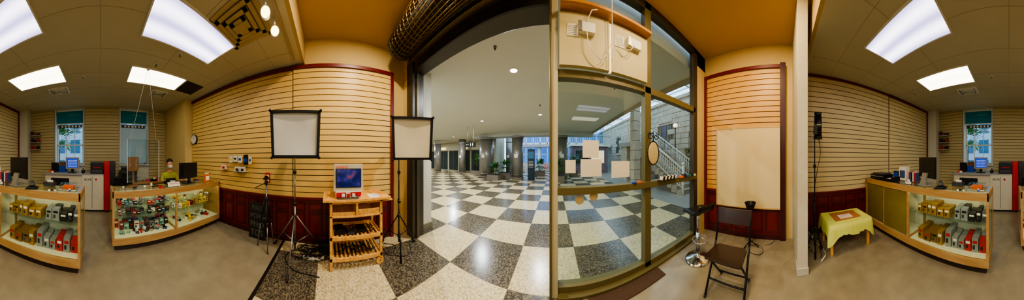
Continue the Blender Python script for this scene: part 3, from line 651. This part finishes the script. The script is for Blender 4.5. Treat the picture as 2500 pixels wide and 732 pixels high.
clutter('lab_supplies',1.32,1.62,-4.35,-4.1,1.052,6,[BLU,RED,PAPER,BLACK,ORG],.11)
o=B('stacked_boxes',bevel=.004)
for (x0,x1,z0,z1,m) in ((1.08,1.30,1.052,1.25,BLU),(1.10,1.28,1.25,1.38,mat('brown_carton',(120,80,50),.7)),(1.35,1.55,1.052,1.35,BLACK)): o.b(x0,x1,-4.6,-4.4,z0,z1,m)
o.done()
o=B('back_work_desk',bevel=.006); o.b(-2.2,-.5,-4.66,-4.1,.72,.76,LAM); o.b(-2.2,-2.16,-4.66,-4.1,0,.72,LAM); o.b(-.54,-.5,-4.66,-4.1,0,.72,LAM); o.b(-2.16,-.54,-4.66,-4.63,.1,.72,LAM); o.done()
o=B('film_scanner',loc=(-.85,-4.4,.762),bevel=.01); o.b(-.25,.25,-.2,.2,0,.35,DKG); o.b(-.22,.22,.2,.21,.05,.3,BLACK); o.b(-.2,.2,-.15,.15,.35,.45,BLACK); o.done()
clutter('desk_supplies',-2.1,-1.2,-4.5,-4.15,.762,14,MIX,.14)
def office_chair(x,y,rz,h=.5):
    o=B('office_chair',loc=(x,y,0),rz=rz,bevel=.012)
    o.b(-.23,.23,-.22,.22,h-.05,h+.02,FAB); o.b(-.22,.22,-.25,-.19,h+.16,h+.56,FAB,rot=(.12,0,0)); o.b(-.03,.03,-.26,-.22,h-.04,h+.25,BLACK)
    o.cyl((0,0,.1),(0,0,h-.05),.028,STEEL)
    for k in range(5):
        a=k*2*pi/5; o.cyl((0,0,.11),(.27*math.cos(a),.27*math.sin(a),.07),.02,BLACK); o.sph((.27*math.cos(a),.27*math.sin(a),.03),.03,BLACK,seg=10)
    for sx in (-.27,.27): o.b(sx-.02,sx+.02,-.12,.12,h+.16,h+.19,BLACK); o.b(sx-.012,sx+.012,-.02,.02,h-.03,h+.16,BLACK)
    o.done()
office_chair(.95,-3.55,pi,.46); office_chair(-.62,-3.40,2.6,.5)
o=B('display_shelf_unit',bevel=.003)
for z in (1.78,2.02,2.26): o.b(2.02,2.40,-4.695,-4.50,z,z+.015,mat('shelf_white',(190,190,180),.5)); 
o.done()
o=B('camera_bags'); 
for z in (1.797,2.037,2.277):
    for k in range(3): o.b(2.05+k*.12,2.14+k*.12,-4.66,-4.54,z,z+R.uniform(.09,.15),R.choice((BLACK,mat('purple_bag',(60,44,66),.6),PR,BLACK)))
o.done()

# ------------------------------------------------------------------ west wall things
o=B('wall_clock'); x,y,z=-2.50,-3.30,2.02; o.cyl((x-.02,y,z),(x+.02,y,z),.14,BLACK,seg=40); o.cyl((x+.02,y,z),(x+.024,y,z),.12,PAPER,seg=40)
for k in range(12):
    a=k*pi/6; o.c((x+.026,y+.10*math.sin(a),z+.10*math.cos(a)),(.003,.008,.02),BLACK,rot=(-a,0,0))
o.cyl((x+.028,y,z),(x+.028,y-.04,z+.05),.004,BLACK,seg=6); o.cyl((x+.028,y,z),(x+.028,y+.02,z+.09),.003,BLACK,seg=6); o.done()
o=B('accessory_hook_display',bevel=.002)
for (y,z,w_,h,m) in ((-1.92,1.40,.09,.14,WHITE),(-1.80,1.42,.08,.13,PAPER),(-1.68,1.40,.09,.15,WHITE),(-1.54,1.36,.10,.20,BLACK),(-1.44,1.38,.06,.16,WHITE)):
    o.b(-2.50,-2.40,y-.004,y+.004,z+h,z+h+.008,STEEL); o.b(-2.44,-2.42,y-w_/2,y+w_/2,z,z+h,m); o.b(-2.419,-2.418,y-w_/3,y+w_/3,z+h*.3,z+h*.6,R.choice((YEL,BLU,BLACK)))
for (y,z) in ((-2.12,1.25),(-1.75,1.22),(-1.62,1.22)):
    o.b(-2.5,-2.38,y-.08,y+.08,z,z+.01,WHITE); o.c((-2.44,y,z+.05),(.05,.12,.08),WHITE,rot=(0,.3,.2)); o.b(-2.47,-2.40,y-.02,y+.03,z+.01,z+.06,RED if y<-2 else BLACK)
o.done()
o=B('red_info_card',bevel=.002); o.b(-2.50,-2.495,-1.14,-1.05,1.03,1.22,RED); o.b(-2.495,-2.494,-1.12,-1.07,1.12,1.18,PAPER); o.b(-2.495,-2.494,-1.12,-1.07,1.05,1.09,PAPER); o.done()
o=B('passport_photos_board',bevel=.003); tl_=.14
BD=mat('board_black',(22,22,20),.6)
def lp(u,v,t=0):
    d=Vector((-tl_*.35,0,.68)).normalized(); nn=Vector((d.z,0,-d.x)); return Vector((-2.36,-1.26,.0))+Vector((0,u,0))+d*v+nn*t
o.prism([lp(-.17,0),lp(.17,0),lp(.17,.66),lp(-.17,.66)],tuple(lp(0,0,-.015)-lp(0,0,0)),BD); pb=o.done()
LT=mat('letters_grey',(96,94,84),.6)
for k,t_ in enumerate(('PASS','PORT','PHO','TOS')):
    tt=text(None,t_,lp(0,.56-k*.15,.004),.14 if len(t_)==3 else .115,LT,rot=(pi/2-.073,0,pi/2)); tt.parent=pb
# ------------------------------------------------------------------ stands
def stand(name,x,y,top,R_=.46,ang=.3,m=STEEL,hub=.62,legr=.011,collars=(),feetm=BLACK):
    o=B(name,loc=(x,y,0)); o.cyl((0,0,.12),(0,0,top*.45),.014,m); o.cyl((0,0,top*.42),(0,0,top*.72),.011,m); o.cyl((0,0,top*.7),(0,0,top),.009,m)
    for z in (hub,.22,top*.45,top*.72): o.cyl((0,0,z-.025),(0,0,z+.025),.024,BLACK); 
    o.cyl((.024,0,top*.45),(.06,0,top*.45),.008,BLACK); o.cyl((.024,0,top*.72),(.055,0,top*.72),.008,BLACK)
    for k in range(3):
        a=ang+k*2*pi/3; c_,s_=math.cos(a),math.sin(a)
        o.cyl((.02*c_,.02*s_,hub),(R_*c_,R_*s_,.015),legr,m); o.cyl((.02*c_,.02*s_,.22),(R_*.55*c_,R_*.55*s_,.015+(hub)*.45),.007,m)
        o.cyl(((R_-.05)*c_,(R_-.05)*s_,.07),(R_*c_,R_*s_,.0),.016,feetm)
    return o
def softbox(o,c,face,w_,h_,depth=.34,tilt=0,fcol=None):
    f=Vector((math.cos(face)*math.cos(tilt),math.sin(face)*math.cos(tilt),-math.sin(tilt))); r=Vector((-math.sin(face),math.cos(face),0)); u=r.cross(f)*-1
    if u.z<0: u=-u
    c=Vector(c); bk=c-f*depth
    F=[c+r*sx*w_/2*(1.02 if sz>0 else .96)+u*sz*h_/2 for sx,sz in ((-1,-1),(1,-1),(1,1),(-1,1))]; Bk=[bk+r*sx*.08+u*sz*.08 for sx,sz in ((-1,-1),(1,-1),(1,1),(-1,1))]
    for i in range(4): o.poly([F[i],F[(i+1)%4],Bk[(i+1)%4],Bk[i]],FAB)
    o.poly(Bk,FAB)
    SF=fcol
    n=8; g=[]
    for i in range(n+1):
        row_=[]
        for j in range(n+1):
            a=(i/n-.5)*2; b_=(j/n-.5)*2; q=c-f*(.02+.035*(1-a*a)*(1-b_*b_))+r*a*(w_/2-.02)+u*b_*(h_/2-.015); row_.append(o.bm.verts.new(q))
        g.append(row_)
    for i in range(n):
        for j in range(n):
            fc=o.bm.faces.new((g[i][j],g[i+1][j],g[i+1][j+1],g[i][j+1])); fc.material_index=o.mi(SF); fc.smooth=True
    e=.036
    for i in range(4):
        a,b_=F[i],F[(i+1)%4]; m_=(a+b_)/2; inn=(c-m_).normalized()*e
        o.prism([a+f*.004,b_+f*.004,b_+inn+f*.004,a+inn+f*.004],tuple(f*-.02),FAB)
    for p in F: o.sph(p,.02,FAB,seg=8)
    o.cyl(bk,bk-f*.12,.055,BLACK)
    o.cyl(bk-f*.05,Vector((0,0,c.z-.12)),.018,BLACK)
o=stand('softbox_light',-2.14,-.49,1.78,.47,ang=.02); softbox(o,(.28,.07,1.815),.22,.66,.63,.30,.03,mat('softbox_grey',(190,190,184),.9,noise=.08,scale=5,bump=.4)); o.done()
o=stand('softbox_light',-2.10,1.13,1.75,.34,ang=-.4,m=BLACKM,hub=.55); softbox(o,(.29,.08,1.79),-.46,.62,.65,.28,.06,mat('softbox_cream',(212,206,186),.9,noise=.06,scale=5,bump=.4)); o.done()
o=B('camera_tripod',loc=(-2.20,-.99,0))
o.cyl((0,0,.45),(0,0,1.05),.014,STEEL); o.cyl((0,0,.78),(0,0,.86),.035,BLACK)
for k in range(3):
    a=.55+k*2*pi/3; c_,s_=math.cos(a),math.sin(a); o.cyl((.03*c_,.03*s_,.82),(.10*c_,.10*s_,.42),.014,BLACK); o.cyl((.10*c_,.10*s_,.44),(.16*c_,.16*s_,.02),.009,STEEL); o.cyl((.095*c_,.095*s_,.46),(.11*c_,.11*s_,.40),.018,BLACK); o.sph((.16*c_,.16*s_,.015),.015,BLACK,seg=8); o.cyl((0,0,.5),(.09*c_,.09*s_,.46),.006,STEEL,seg=6)
o.cyl((0,0,1.05),(0,0,1.12),.028,BLACK); o.b(-.05,.05,-.035,.035,1.14,1.17,BLACK); o.cyl((0,0,1.09),(.17,-.12,1.02),.007,BLACK); o.b(-.03,.03,-.02,.02,1.17,1.20,BLACK); o.cyl((.03,0,1.08),(.08,.05,1.08),.012,BLACK); o.done()
def cable(cu,pts):
    sp=cu.splines.new('BEZIER'); sp.bezier_points.add(len(pts)-1)
    for i,p in enumerate(pts): bp=sp.bezier_points[i]; bp.co=p; bp.handle_left_type=bp.handle_right_type='AUTO'
def cables(name,lst,r,m):
    cu=bpy.data.curves.new(name,'CURVE'); cu.dimensions='3D'; cu.bevel_depth=r; cu.bevel_resolution=2
    for l in lst: cable(cu,l)
    cu.materials.append(m); ob=bpy.data.objects.new(name,cu); S.collection.objects.link(ob); return ob
L_=[]
for k in range(9):
    cx_,cy_=-2.3+R.uniform(-.06,.12),-.22+R.uniform(-.15,.12); pts=[]
    a0=R.uniform(0,6)
    for i in range(9):
        a=a0+i*.95; rr=R.uniform(.09,.20); pts.append((cx_+rr*math.cos(a)*.7,cy_+rr*math.sin(a)*1.3,.008+R.uniform(0,.05)))
    L_.append(pts)
L_.append([(-2.3,-.3,.01),(-2.2,-.6,.008),(-1.95,-.55,.008),(-1.8,-.1,.008)]); cables('cable_tangle',L_,.006,CAB)
o=B('power_strip',bevel=.005); o.b(-2.16,-2.10,-.36,-.05,0,.035,WHITE)
for k in range(4): o.b(-2.15,-2.11,-.34+k*.07,-.30+k*.07,.035,.055,BLACK)
o.done()
cables('floor_cable',[[(-2.35,.95,.006),(-2.2,1.1,.006),(-2.0,1.0,.006),(-1.9,1.2,.006),(-2.1,1.35,.006)],[(-2.3,1.3,.006),(-2.05,1.1,.03),(-2.0,.95,.006),(-2.3,.9,.006)]],.005,CAB)

# ------------------------------------------------------------------ wooden trolley
o=B('wooden_kitchen_trolley',bevel=.004)
X0,X1,YA,YB=-2.36,-1.90,.03,.76
for x in (X0,X1-.035):
    for y in (YA,YB-.035): o.b(x,x+.035,y,y+.035,.0 if y==YA else .10,.915,PINE)
o.b(X0-.03,X1+.03,YA-.09,YB+.12,.915,.95,PINE)
o.b(X0,X1,YA,YA+.02,.70,.915,PINE); 
for z0,z1 in ((.885,.915),(.70,.725)): o.b(X1-.03,X1,YA,YB,z0,z1,PINE); o.b(X0,X0+.03,YA,YB,z0,z1,PINE)
o.b(X0,X1,YB-.02,YB,.70,.915,PINE); o.b(X0+.02,X1-.02,YA+.02,YB-.02,.70,.71,PINE)
o.b(X1-.03,X1,(YA+YB)/2-.015,(YA+YB)/2+.015,.72,.89,PINE); o.b(X0,X1-.02,(YA+YB)/2-.01,(YA+YB)/2+.01,.71,.80,PINE)
o.b(X1-.03,X1-.01,(YA+YB)/2+.02,YB-.04,.725,.80,PINE); o.b(X1-.03,X1-.01,YA+.04,(YA+YB)/2-.02,.725,.77,PINE)
for z in (.40,.12):
    o.b(X1-.025,X1,YA,YB,z,z+.05,PINE); o.b(X0,X0+.025,YA,YB,z,z+.05,PINE); o.b(X0,X1,YA,YA+.02,z,z+.04,PINE); o.b(X0,X1,YB-.02,YB,z,z+.04,PINE)
    for k in range(12): y=YA+.035+k*.058; o.b(X0+.01,X1-.01,y,y+.03,z+.012,z+.026,PINE)
    for k in range(7): y=YA+.05+k*.1; o.b(X1-.02,X1-.004,y,y+.045,z+.05,z+.062,PINE)
for x in (X0+.02,X1-.02): o.cyl((x-.012,YB-.03,.055),(x+.012,YB-.03,.055),.055,PINE,seg=24); o.cyl((x-.014,YB-.03,.055),(x+.014,YB-.03,.055),.012,STEEL)
o.cyl((X0+.02,YB-.03,.055),(X1-.02,YB-.03,.055),.008,STEEL)
o.cyl((X0+.05,YB+.17,.88),(X1-.05,YB+.17,.88),.012,PINE); o.b(X0+.04,X0+.06,YB,YB+.18,.87,.89,PINE); o.b(X1-.06,X1-.04,YB,YB+.18,.87,.89,PINE)
o.done()
o=B('trolley_gadgets',bevel=.005); o.b(-2.18,-2.0,.10,.24,.428,.50,BLACK,rot=(0,0,.2)); o.b(-2.2,-2.02,.42,.56,.428,.47,BLACK); o.b(-2.1,-1.98,.28,.38,.428,.46,DKG); o.done()
cables('trolley_cables',[[(-2.12+R.uniform(-.12,.14),.14+i*.075+R.uniform(-.04,.04),z+R.uniform(0,.02)) for i in range(8)] for z in (.44,.16) for k in range(4)],.005,CAB)
o=B('photo_kiosk',loc=(-2.08,.29,.952),rz=0,bevel=.008); KB=mat('kiosk_beige',(190,182,158),.5)
o.prism([(.12,-.21,.09),(.12,.21,.09),(.10,.20,.46),(.10,-.20,.46)],(-.06,0,0),KB)
o.prism([(.06,-.19,.11),(.06,.19,.11),(-.18,.12,.14),(-.18,-.12,.14)],(0,0,.30),KB)
o.b(.110,.124,-.175,.175,.14,.40,BLACK)
SCR=mat('screen_blue',(22,30,80),.15,emit=.3,noise=.3,scale=7); nt=SCR.node_tree; p=nt.nodes['Principled BSDF']
tc=nt.nodes.new('ShaderNodeTexCoord'); nz=nt.nodes.new('ShaderNodeTexNoise'); nz.inputs['Scale'].default_value=9; nz.inputs['Detail'].default_value=2
cr=nt.nodes.new('ShaderNodeValToRGB'); cr.color_ramp.elements[0].position=.42; cr.color_ramp.elements[0].color=lin((14,24,66)); cr.color_ramp.elements[1].position=.68; cr.color_ramp.elements[1].color=lin((150,70,80))
k_=cr.color_ramp.elements.new(.55); k_.color=lin((44,50,120))
nt.links.new(tc.outputs['Object'],nz.inputs['Vector']); nt.links.new(nz.outputs['Fac'],cr.inputs[0]); nt.links.new(cr.outputs[0],p.inputs['Emission Color']); p.inputs['Emission Strength'].default_value=.5
o.prism([(.1245,-.165,.15),(.1245,.165,.15),(.1245,.165,.39),(.1245,-.165,.39)],(.002,0,0),SCR)
o.b(-.12,.14,-.18,.18,0,.09,WHITE); o.b(.14,.15,-.17,-.04,.01,.08,RED); o.b(.14,.15,.02,.17,.03,.08,RED); o.b(.14,.155,-.03,.01,.0,.06,ORG); o.b(.12,.20,-.16,.12,0,.01,STEEL); 
for k in range(5): o.c((.16,-.15+k*.07,.045),(.03,.04,.04),RED if k%2==0 else WHITE)
kk=o.done(); text(kk,'imaging',(-1.965,.20,1.380),.055,mat('letter_orange',(225,70,20),.5,emit=.1),n=(1,0))
o=B('printed_leaflet'); o.b(-2.1,-1.9,.58,.72,.951,.954,PAPER); o.b(-2.05,-1.95,.66,.74,.954,.957,mat('leaf_lav',(200,190,220),.7)); o.done()

# ------------------------------------------------------------------ nook objects
o=B('whiteboard',bevel=.004); WB=mat('whiteboard_cream',(222,200,148),.45,noise=.02); AF=mat('board_frame',(200,166,100),.4)
o.b(2.605,2.625,.03,1.245,.585,2.055,WB)
for a in ((.01,1.265,2.045,2.07),(.01,1.265,.565,.59)): o.b(2.60,2.63,a[0],a[1],a[2],a[3],AF)
for a in ((.01,.035),(1.24,1.265)): o.b(2.60,2.63,a[0],a[1],.59,2.045,AF)
o.cyl((2.60,.95,2.04),(2.595,.95,2.04),.012,STEEL); o.done()
o=B('bar_stool',loc=(1.80,1.18,0)); 
o.lathe((0,0,0),[(.001,0),(.19,0),(.19,.012),(.17,.03),(.08,.055),(.035,.08),(.028,.12)],CHROME,seg=40)
o.cyl((0,0,.1),(0,0,.40),.028,CHROME,seg=24); o.cyl((0,0,.4),(0,0,.70),.018,CHROME,seg=24); o.cyl((0,0,.66),(0,0,.72),.05,BLACK)
pts=[(.115*math.cos(2*pi*i/24),.115*math.sin(2*pi*i/24)-.05,.30) for i in range(25)]; o.tube(pts,.010,CHROME); o.cyl((0,0,.36),(0,-.15,.30),.010,CHROME); o.cyl((0,0,.36),(0.02,.06,.30),.01,CHROME)
o.cyl((.02,.0,.70),(.17,.06,.66),.006,CHROME)
prof=[(-.21,.86),(-.205,.83),(-.17,.775),(-.11,.75),(-.02,.745),(.08,.745),(.15,.735),(.19,.70)]
W_=.18; th=.035
dirv=Vector((-.35,-.94,0)).normalized(); sd=Vector((.94,-.35,0))
gr=[]
for (u,z) in prof:
    gr.append([o.bm.verts.new(dirv*u*-1+sd*(t*W_)*(1-.25*max(0,abs(u)-.12)/.1)+Vector((0,0,z-.01*(1-t*t)))) for t in (-1,-.6,-.2,.2,.6,1)])
gb=[[o.bm.verts.new(v.co-Vector((0,0,th))) for v in r_] for r_ in gr]
mi=o.mi(mat('black_leather',(22,20,20),.3,noise=.05))
def quad(a,b_,c_,d_):
    f_=o.bm.faces.new((a,b_,c_,d_)); f_.material_index=mi; f_.smooth=True
n_,m_=len(gr),6
for i in range(n_-1):
    for j in range(m_-1): quad(gr[i][j],gr[i+1][j],gr[i+1][j+1],gr[i][j+1]); quad(gb[i][j],gb[i][j+1],gb[i+1][j+1],gb[i+1][j])
for i in range(n_-1): quad(gr[i][0],gb[i][0],gb[i+1][0],gr[i+1][0]); quad(gr[i][m_-1],gr[i+1][m_-1],gb[i+1][m_-1],gb[i][m_-1])
for j in range(m_-1): quad(gr[0][j],gr[0][j+1],gb[0][j+1],gb[0][j]); quad(gr[n_-1][j],gb[n_-1][j],gb[n_-1][j+1],gr[n_-1][j+1])
o.done()
o=B('folding_chair',loc=(0,0,0),bevel=.003); DW=mat('chair_dark_brown',(46,28,20),.3,noise=.1); ya,yb=.37,.79
for y in (ya,yb):
    o.cyl((1.73,y,.86),(1.62,y,.48),.013,BLACKM); o.cyl((1.62,y,.48),(1.34,y,.0),.013,BLACKM)
    yi=y+(.03 if y==ya else -.03); o.cyl((1.36,yi,.44),(1.72,yi,.0),.012,BLACKM)
    o.sph((1.34,y,.012),.016,BLACK,seg=8); o.sph((1.72,yi,.012),.016,BLACK,seg=8)
o.cyl((1.36,ya+.03,.43),(1.36,yb-.03,.43),.010,BLACKM); o.cyl((1.64,ya+.03,.10),(1.64,yb-.03,.10),.009,BLACKM); o.cyl((1.43,ya,.15),(1.43,yb,.15),.009,BLACKM)
o.prism([(1.30,ya+.02,.445),(1.33,ya+.005,.445),(1.58,ya+.02,.43),(1.62,ya+.05,.43),(1.62,yb-.05,.43),(1.58,yb-.02,.43),(1.33,yb-.005,.445),(1.30,yb-.02,.445)],(0,0,.022),DW)
o.prism([(1.735,ya-.01,.855),(1.735,yb+.01,.855),(1.69,yb+.01,.68),(1.69,ya-.01,.68)],(-.02,0,.003),DW)
o.done()
o=B('background_light',loc=(2.40,.53,0)); o.cyl((0,0,.05),(0,0,.52),.011,BLACKM)
for k in range(3):
    a=.4+k*2*pi/3; o.cyl((0,0,.10),(.15*math.cos(a),.15*math.sin(a),.01),.009,BLACKM)
o.cyl((0,0,.50),(0,0,.58),.03,BLACK); o.lathe((0,0,.58),[(.03,0),(.05,.03),(.09,.14),(.10,.16),(.095,.155),(.045,.03)],mat('reflector_dark',(40,30,20),.3,metal=.6)); o.done()
cables('lamp_cord',[[(2.42,.5,.05),(2.45,.4,.006),(2.3,.3,.006),(2.2,.35,.006),(2.35,.55,.006),(2.5,.2,.006),(2.6,.1,.05)]],.004,CAB)

# ------------------------------------------------------------------ side table with cloth + strobe
CL=mat('tablecloth_lime',(208,214,104),.85,noise=.04,scale=30)
o=B('side_table',loc=(2.30,-1.08,0),bevel=.003)
for sx in (-.22,.22):
    for sy in (-.33,.33): o.b(sx-.02,sx+.02,sy-.02,sy+.02,0,.46,PINE)
o.b(-.25,.25,-.36,.36,.455,.475,PINE); st=o.done()
o=B('tablecloth',loc=(0,0,0)); hx,hy=.265,.375
N_=64
def perim(t):
    per=[(-hx,-hy),(hx,-hy),(hx,hy),(-hx,hy)]; L4=[2*hx,2*hy,2*hx,2*hy]; T=sum(L4); s_=t*T
    for i in range(4):
        if s_<=L4[i]+1e-9:
            a=per[i]; b_=per[(i+1)%4]; k=s_/L4[i]; return a[0]+(b_[0]-a[0])*k,a[1]+(b_[1]-a[1])*k,i,k
        s_-=L4[i]
    return per[0][0],per[0][1],0,0
r1=[];r2=[];r3=[]
for i in range(N_):
    x,y,e,k=perim(i/N_); corner=max(0,1-min(k,1-k)*5); out=.015+.03*math.sin(i*1.3)**2+.03*corner
    nx,ny=x/hx,y/hy; l=math.hypot(nx,ny); nx/=l; ny/=l
    r1.append(o.bm.verts.new((x,y,.482))); r2.append(o.bm.verts.new((x+nx*out*.5,y+ny*out*.5,.40))); dz=.13*corner+.02*math.sin(i*.7)
    r3.append(o.bm.verts.new((x+nx*out,y+ny*out,.30-dz)))
mi=o.mi(CL)
for a,b_ in ((r1,r2),(r2,r3)):
    for i in range(N_):
        f_=o.bm.faces.new((a[i],a[(i+1)%N_],b_[(i+1)%N_],b_[i])); f_.material_index=mi; f_.smooth=True
f_=o.bm.faces.new(r1); f_.material_index=mi
tco=o.done(parent=st)
o=B('cork_placemat',loc=(2.30,-1.08,.4835)); o.b(-.15,.19,-.24,.24,0,.004,mat('cork_brown',(170,112,64),.8,noise=.1,scale=40)); o.b(-.10,.06,-.10,.13,.004,.006,PAPER)
for k in range(6): o.b(-.08+k*.022,-.076+k*.022,-.07,.10,.006,.0065,PINK)
o.done()
o=stand('studio_strobe_light',2.22,-.515,1.90,.15,ang=.9,m=BLACKM,hub=.40)
o.cyl((0,0,1.88),(0,0,1.93),.022,BLACK); o.cyl((.03,-.06,1.84),(.03,-.06,2.16),.062,BLACK,seg=28); o.cyl((.03,-.06,2.16),(.03,-.06,2.22),.05,BLACK,r2=.062,seg=28); o.cyl((.03,-.06,1.80),(.03,-.06,1.84),.07,BLACK,seg=28); o.cyl((.03,-.06,2.0),(.03,-.06,2.03),.066,STEEL,seg=28)
o.b(-.05,.0,-.03,.02,1.86,2.0,BLACK); o.done()
cables('strobe_cord',[[(2.25,-.58,1.85),(2.27,-.62,1.6),(2.23,-.56,1.3),(2.24,-.52,1.0),(2.22,-.56,.5),(2.20,-.60,.05),(2.10,-.58,.007),(2.3,-.46,.007)]],.005,CAB)
cables('white_extension_cord',[[(2.0,-.56,.01),(2.03,-.62,.05),(2.12,-.66,.03),(2.30,-.66,.01),(2.5,-.6,.01),(2.7,-.5,.1)]],.008,WHITE)

# ------------------------------------------------------------------ shop assistant
def skinobj(name,verts,edges,radii,m,root=0,sub=2,parent=None):
    me=bpy.data.meshes.new(name); me.from_pydata(verts,edges,[]); me.materials.append(m)
    ob=bpy.data.objects.new(name,me); S.collection.objects.link(ob)
    md=ob.modifiers.new('skin','SKIN'); md.use_smooth_shade=True
    sv=me.skin_vertices[0].data
    for i,r_ in enumerate(radii): sv[i].radius=r_ if isinstance(r_,tuple) else (r_,r_)
    sv[root].use_root=True
    sd_=ob.modifiers.new('sub','SUBSURF'); sd_.levels=sub; sd_.render_levels=sub
    if parent: ob.parent=parent
    return ob
SKIN=mat('skin',(206,146,106),.5,noise=.03)
per=bpy.data.objects.new('shop_assistant',None); S.collection.objects.link(per); per.location=(-1.72,-3.33,0); per.rotation_euler=(0,0,-.22)
m=mat('assistant_clothes',(170,180,60),.8,noise=0); nt=m.node_tree; N=nt.nodes; L=nt.links
tc=N.new('ShaderNodeTexCoord'); sx=N.new('ShaderNodeSeparateXYZ'); L.new(tc.outputs['Object'],sx.inputs[0])
isp=node_math(nt,'LESS_THAN',sx.outputs[2],.655)
fore=node_math(nt,'MULTIPLY',node_math(nt,'GREATER_THAN',sx.outputs[1],.17),node_math(nt,'GREATER_THAN',sx.outputs[2],.78))
isk=node_math(nt,'MAXIMUM',fore,node_math(nt,'GREATER_THAN',sx.outputs[2],1.135))
m1=N.new('ShaderNodeMix'); m1.data_type='RGBA'; L.new(isp,m1.inputs[0]); m1.inputs[6].default_value=lin((160,168,70)); m1.inputs[7].default_value=lin((40,46,66))
m2=N.new('ShaderNodeMix'); m2.data_type='RGBA'; L.new(isk,m2.inputs[0]); L.new(m1.outputs[2],m2.inputs[6]); m2.inputs[7].default_value=lin((206,146,106)); L.new(m2.outputs[2],N['Principled BSDF'].inputs['Base Color'])
V=[(0,0,.62),(0,.0,.78),(0,.01,.95),(0,.01,1.06),(0,.03,1.13),(0,.05,1.20),
   (-.16,.0,1.065),(-.22,.07,.90),(-.20,.22,.93),(-.15,.38,.995),
   (.16,.0,1.065),(.22,.07,.90),(.20,.22,.93),(.15,.38,.995),
   (-.09,.04,.60),(-.13,.36,.58),(-.14,.34,.16),(-.14,.45,.05),
   (.09,.04,.60),(.13,.36,.58),(.14,.34,.16),(.14,.45,.05)]
E=[(0,1),(1,2),(2,3),(3,4),(4,5),(3,6),(6,7),(7,8),(8,9),(3,10),(10,11),(11,12),(12,13),(0,14),(14,15),(15,16),(16,17),(0,18),(18,19),(19,20),(20,21)]
Rr=[(.15,.11),(.135,.10),(.15,.11),(.12,.09),(.058,.058),(.052,.052),(.066,.066),(.046,.046),(.036,.036),(.026,.022),(.066,.066),(.046,.046),(.036,.036),(.026,.022),(.088,.088),(.062,.062),(.04,.04),(.035,.03),(.088,.088),(.062,.062),(.04,.04),(.035,.03)]
skinobj('body',V,E,Rr,m,0,2,per)
for sgn in (-1,1):
    wx=.15*sgn; V=[(wx,.38,.995),(wx*.98,.42,.992),(wx*.97,.455,.988)]; E=[(0,1),(1,2)]; Rr=[(.024,.018),(.036,.015),(.032,.012)]
    for k,(dx,l) in enumerate(((-.027,.062),(-.009,.072),(.009,.068),(.027,.052))):
        i=len(V); V+=[(wx*.97+dx,.462,.988),(wx*.97+dx*1.1,.462+l*.5,.990),(wx*.97+dx*1.15,.462+l*.85,.980),(wx*.97+dx*1.15,.462+l,.970)]; E+=[(2,i),(i,i+1),(i+1,i+2),(i+2,i+3)]; Rr+=[.0095,.0088,.008,.007]
    i=len(V); V+=[(wx-.035*sgn,.415,.985),(wx-.056*sgn,.445,.978),(wx-.060*sgn,.47,.972)]; E+=[(0,i),(i,i+1),(i+1,i+2)]; Rr+=[.012,.0095,.008]
    skinobj('hand',V,E,Rr,SKIN,0,1,per)
hd=B('head'); hz=1.335
vs=hd.sph((0,.055,hz),1,SKIN,sc=(.077,.095,.118),seg=32)
for v in vs:
    t=(v.co.z-hz)/.118
    if t<0: 
        v.co.x*=1+.28*t; 
        if v.co.y<.055: v.co.y=.055+(v.co.y-.055)*(1+.35*t)
HAIR=mat('dark_hair',(26,20,16),.6,noise=.3,scale=60)
vs=hd.sph((0,.040,hz+.026),1,HAIR,sc=(.085,.098,.108),seg=32)
for v in vs:
    if v.co.y>.08 and v.co.z<hz+.055: v.co.y=.08+(v.co.y-.08)*.2
    if v.co.z<hz-.02: v.co.z=hz-.02+(v.co.z-hz+.02)*.5
for k in range(60):
    a=R.uniform(0,2*pi); p=R.uniform(.0,1.2); q=(.083*math.sin(p)*math.cos(a),.040+.096*math.sin(p)*math.sin(a),hz+.028+.106*math.cos(p)); hd.sph(q,.019,HAIR,seg=8)
for sgn in (-1,1):
    hd.sph((sgn*.079,.045,hz-.005),.02,SKIN,sc=(.4,.8,1.4),seg=12)
    hd.sph((sgn*.030,.137,hz+.008),.0125,mat('eye_white',(235,232,225),.2,noise=0),sc=(1.1,.7,.7),seg=12); hd.sph((sgn*.030,.1455,hz+.008),.006,BLACK,sc=(1,.4,1),seg=10)
    hd.c((sgn*.031,.146,hz+.030),(.032,.008,.006),HAIR,rot=(0,sgn*.15,0)); hd.cyl((sgn*.06,.105,hz-.025),(sgn*.079,.04,hz-.0),.0018,PAPER,seg=5); hd.cyl((sgn*.05,.11,hz-.075),(sgn*.079,.04,hz-.02),.0018,PAPER,seg=5)
hd.sph((0,.158,hz-.022),.014,SKIN,sc=(.9,1.0,1.5),seg=12); hd.sph((0,.143,hz-.062),.02,mat('lips',(170,92,84),.5,noise=0),sc=(1.1,.4,.35),seg=12)
MK=mat('face_mask_white',(222,222,218),.85,noise=.02,bump=.1)
vs=hd.sph((0,.085,hz-.052),1,MK,sc=(.062,.090,.054),seg=28)
for v in vs:
    if v.co.y<.075: v.co.y=.075+(v.co.y-.075)*.15
    v.co.y+=max(0,.018-abs(v.co.x)*.6)*.8 if v.co.y>.12 else 0
h=hd.done(); h.parent=per
o=B('counter_stool',loc=(-1.72,-3.33,0)); o.cyl((0,0,.46),(0,0,.515),.18,BLACK,seg=28); o.cyl((0,0,.03),(0,0,.47),.03,CHROME); o.lathe((0,0,0),[(.001,0),(.2,0),(.2,.01),(.04,.04),(.03,.06)],CHROME); o.done()
o=B('computer_keyboard',loc=(-1.66,-2.74,T1),rz=-.22,bevel=.003); o.b(-.2,.2,-.05,.05,0,.018,BLACK)
for k in range(12):
    for j in range(4): o.b(-.19+k*.032,-.165+k*.032,-.046+j*.024,-.028+j*.024,.018,.022,DKG)
o.done()
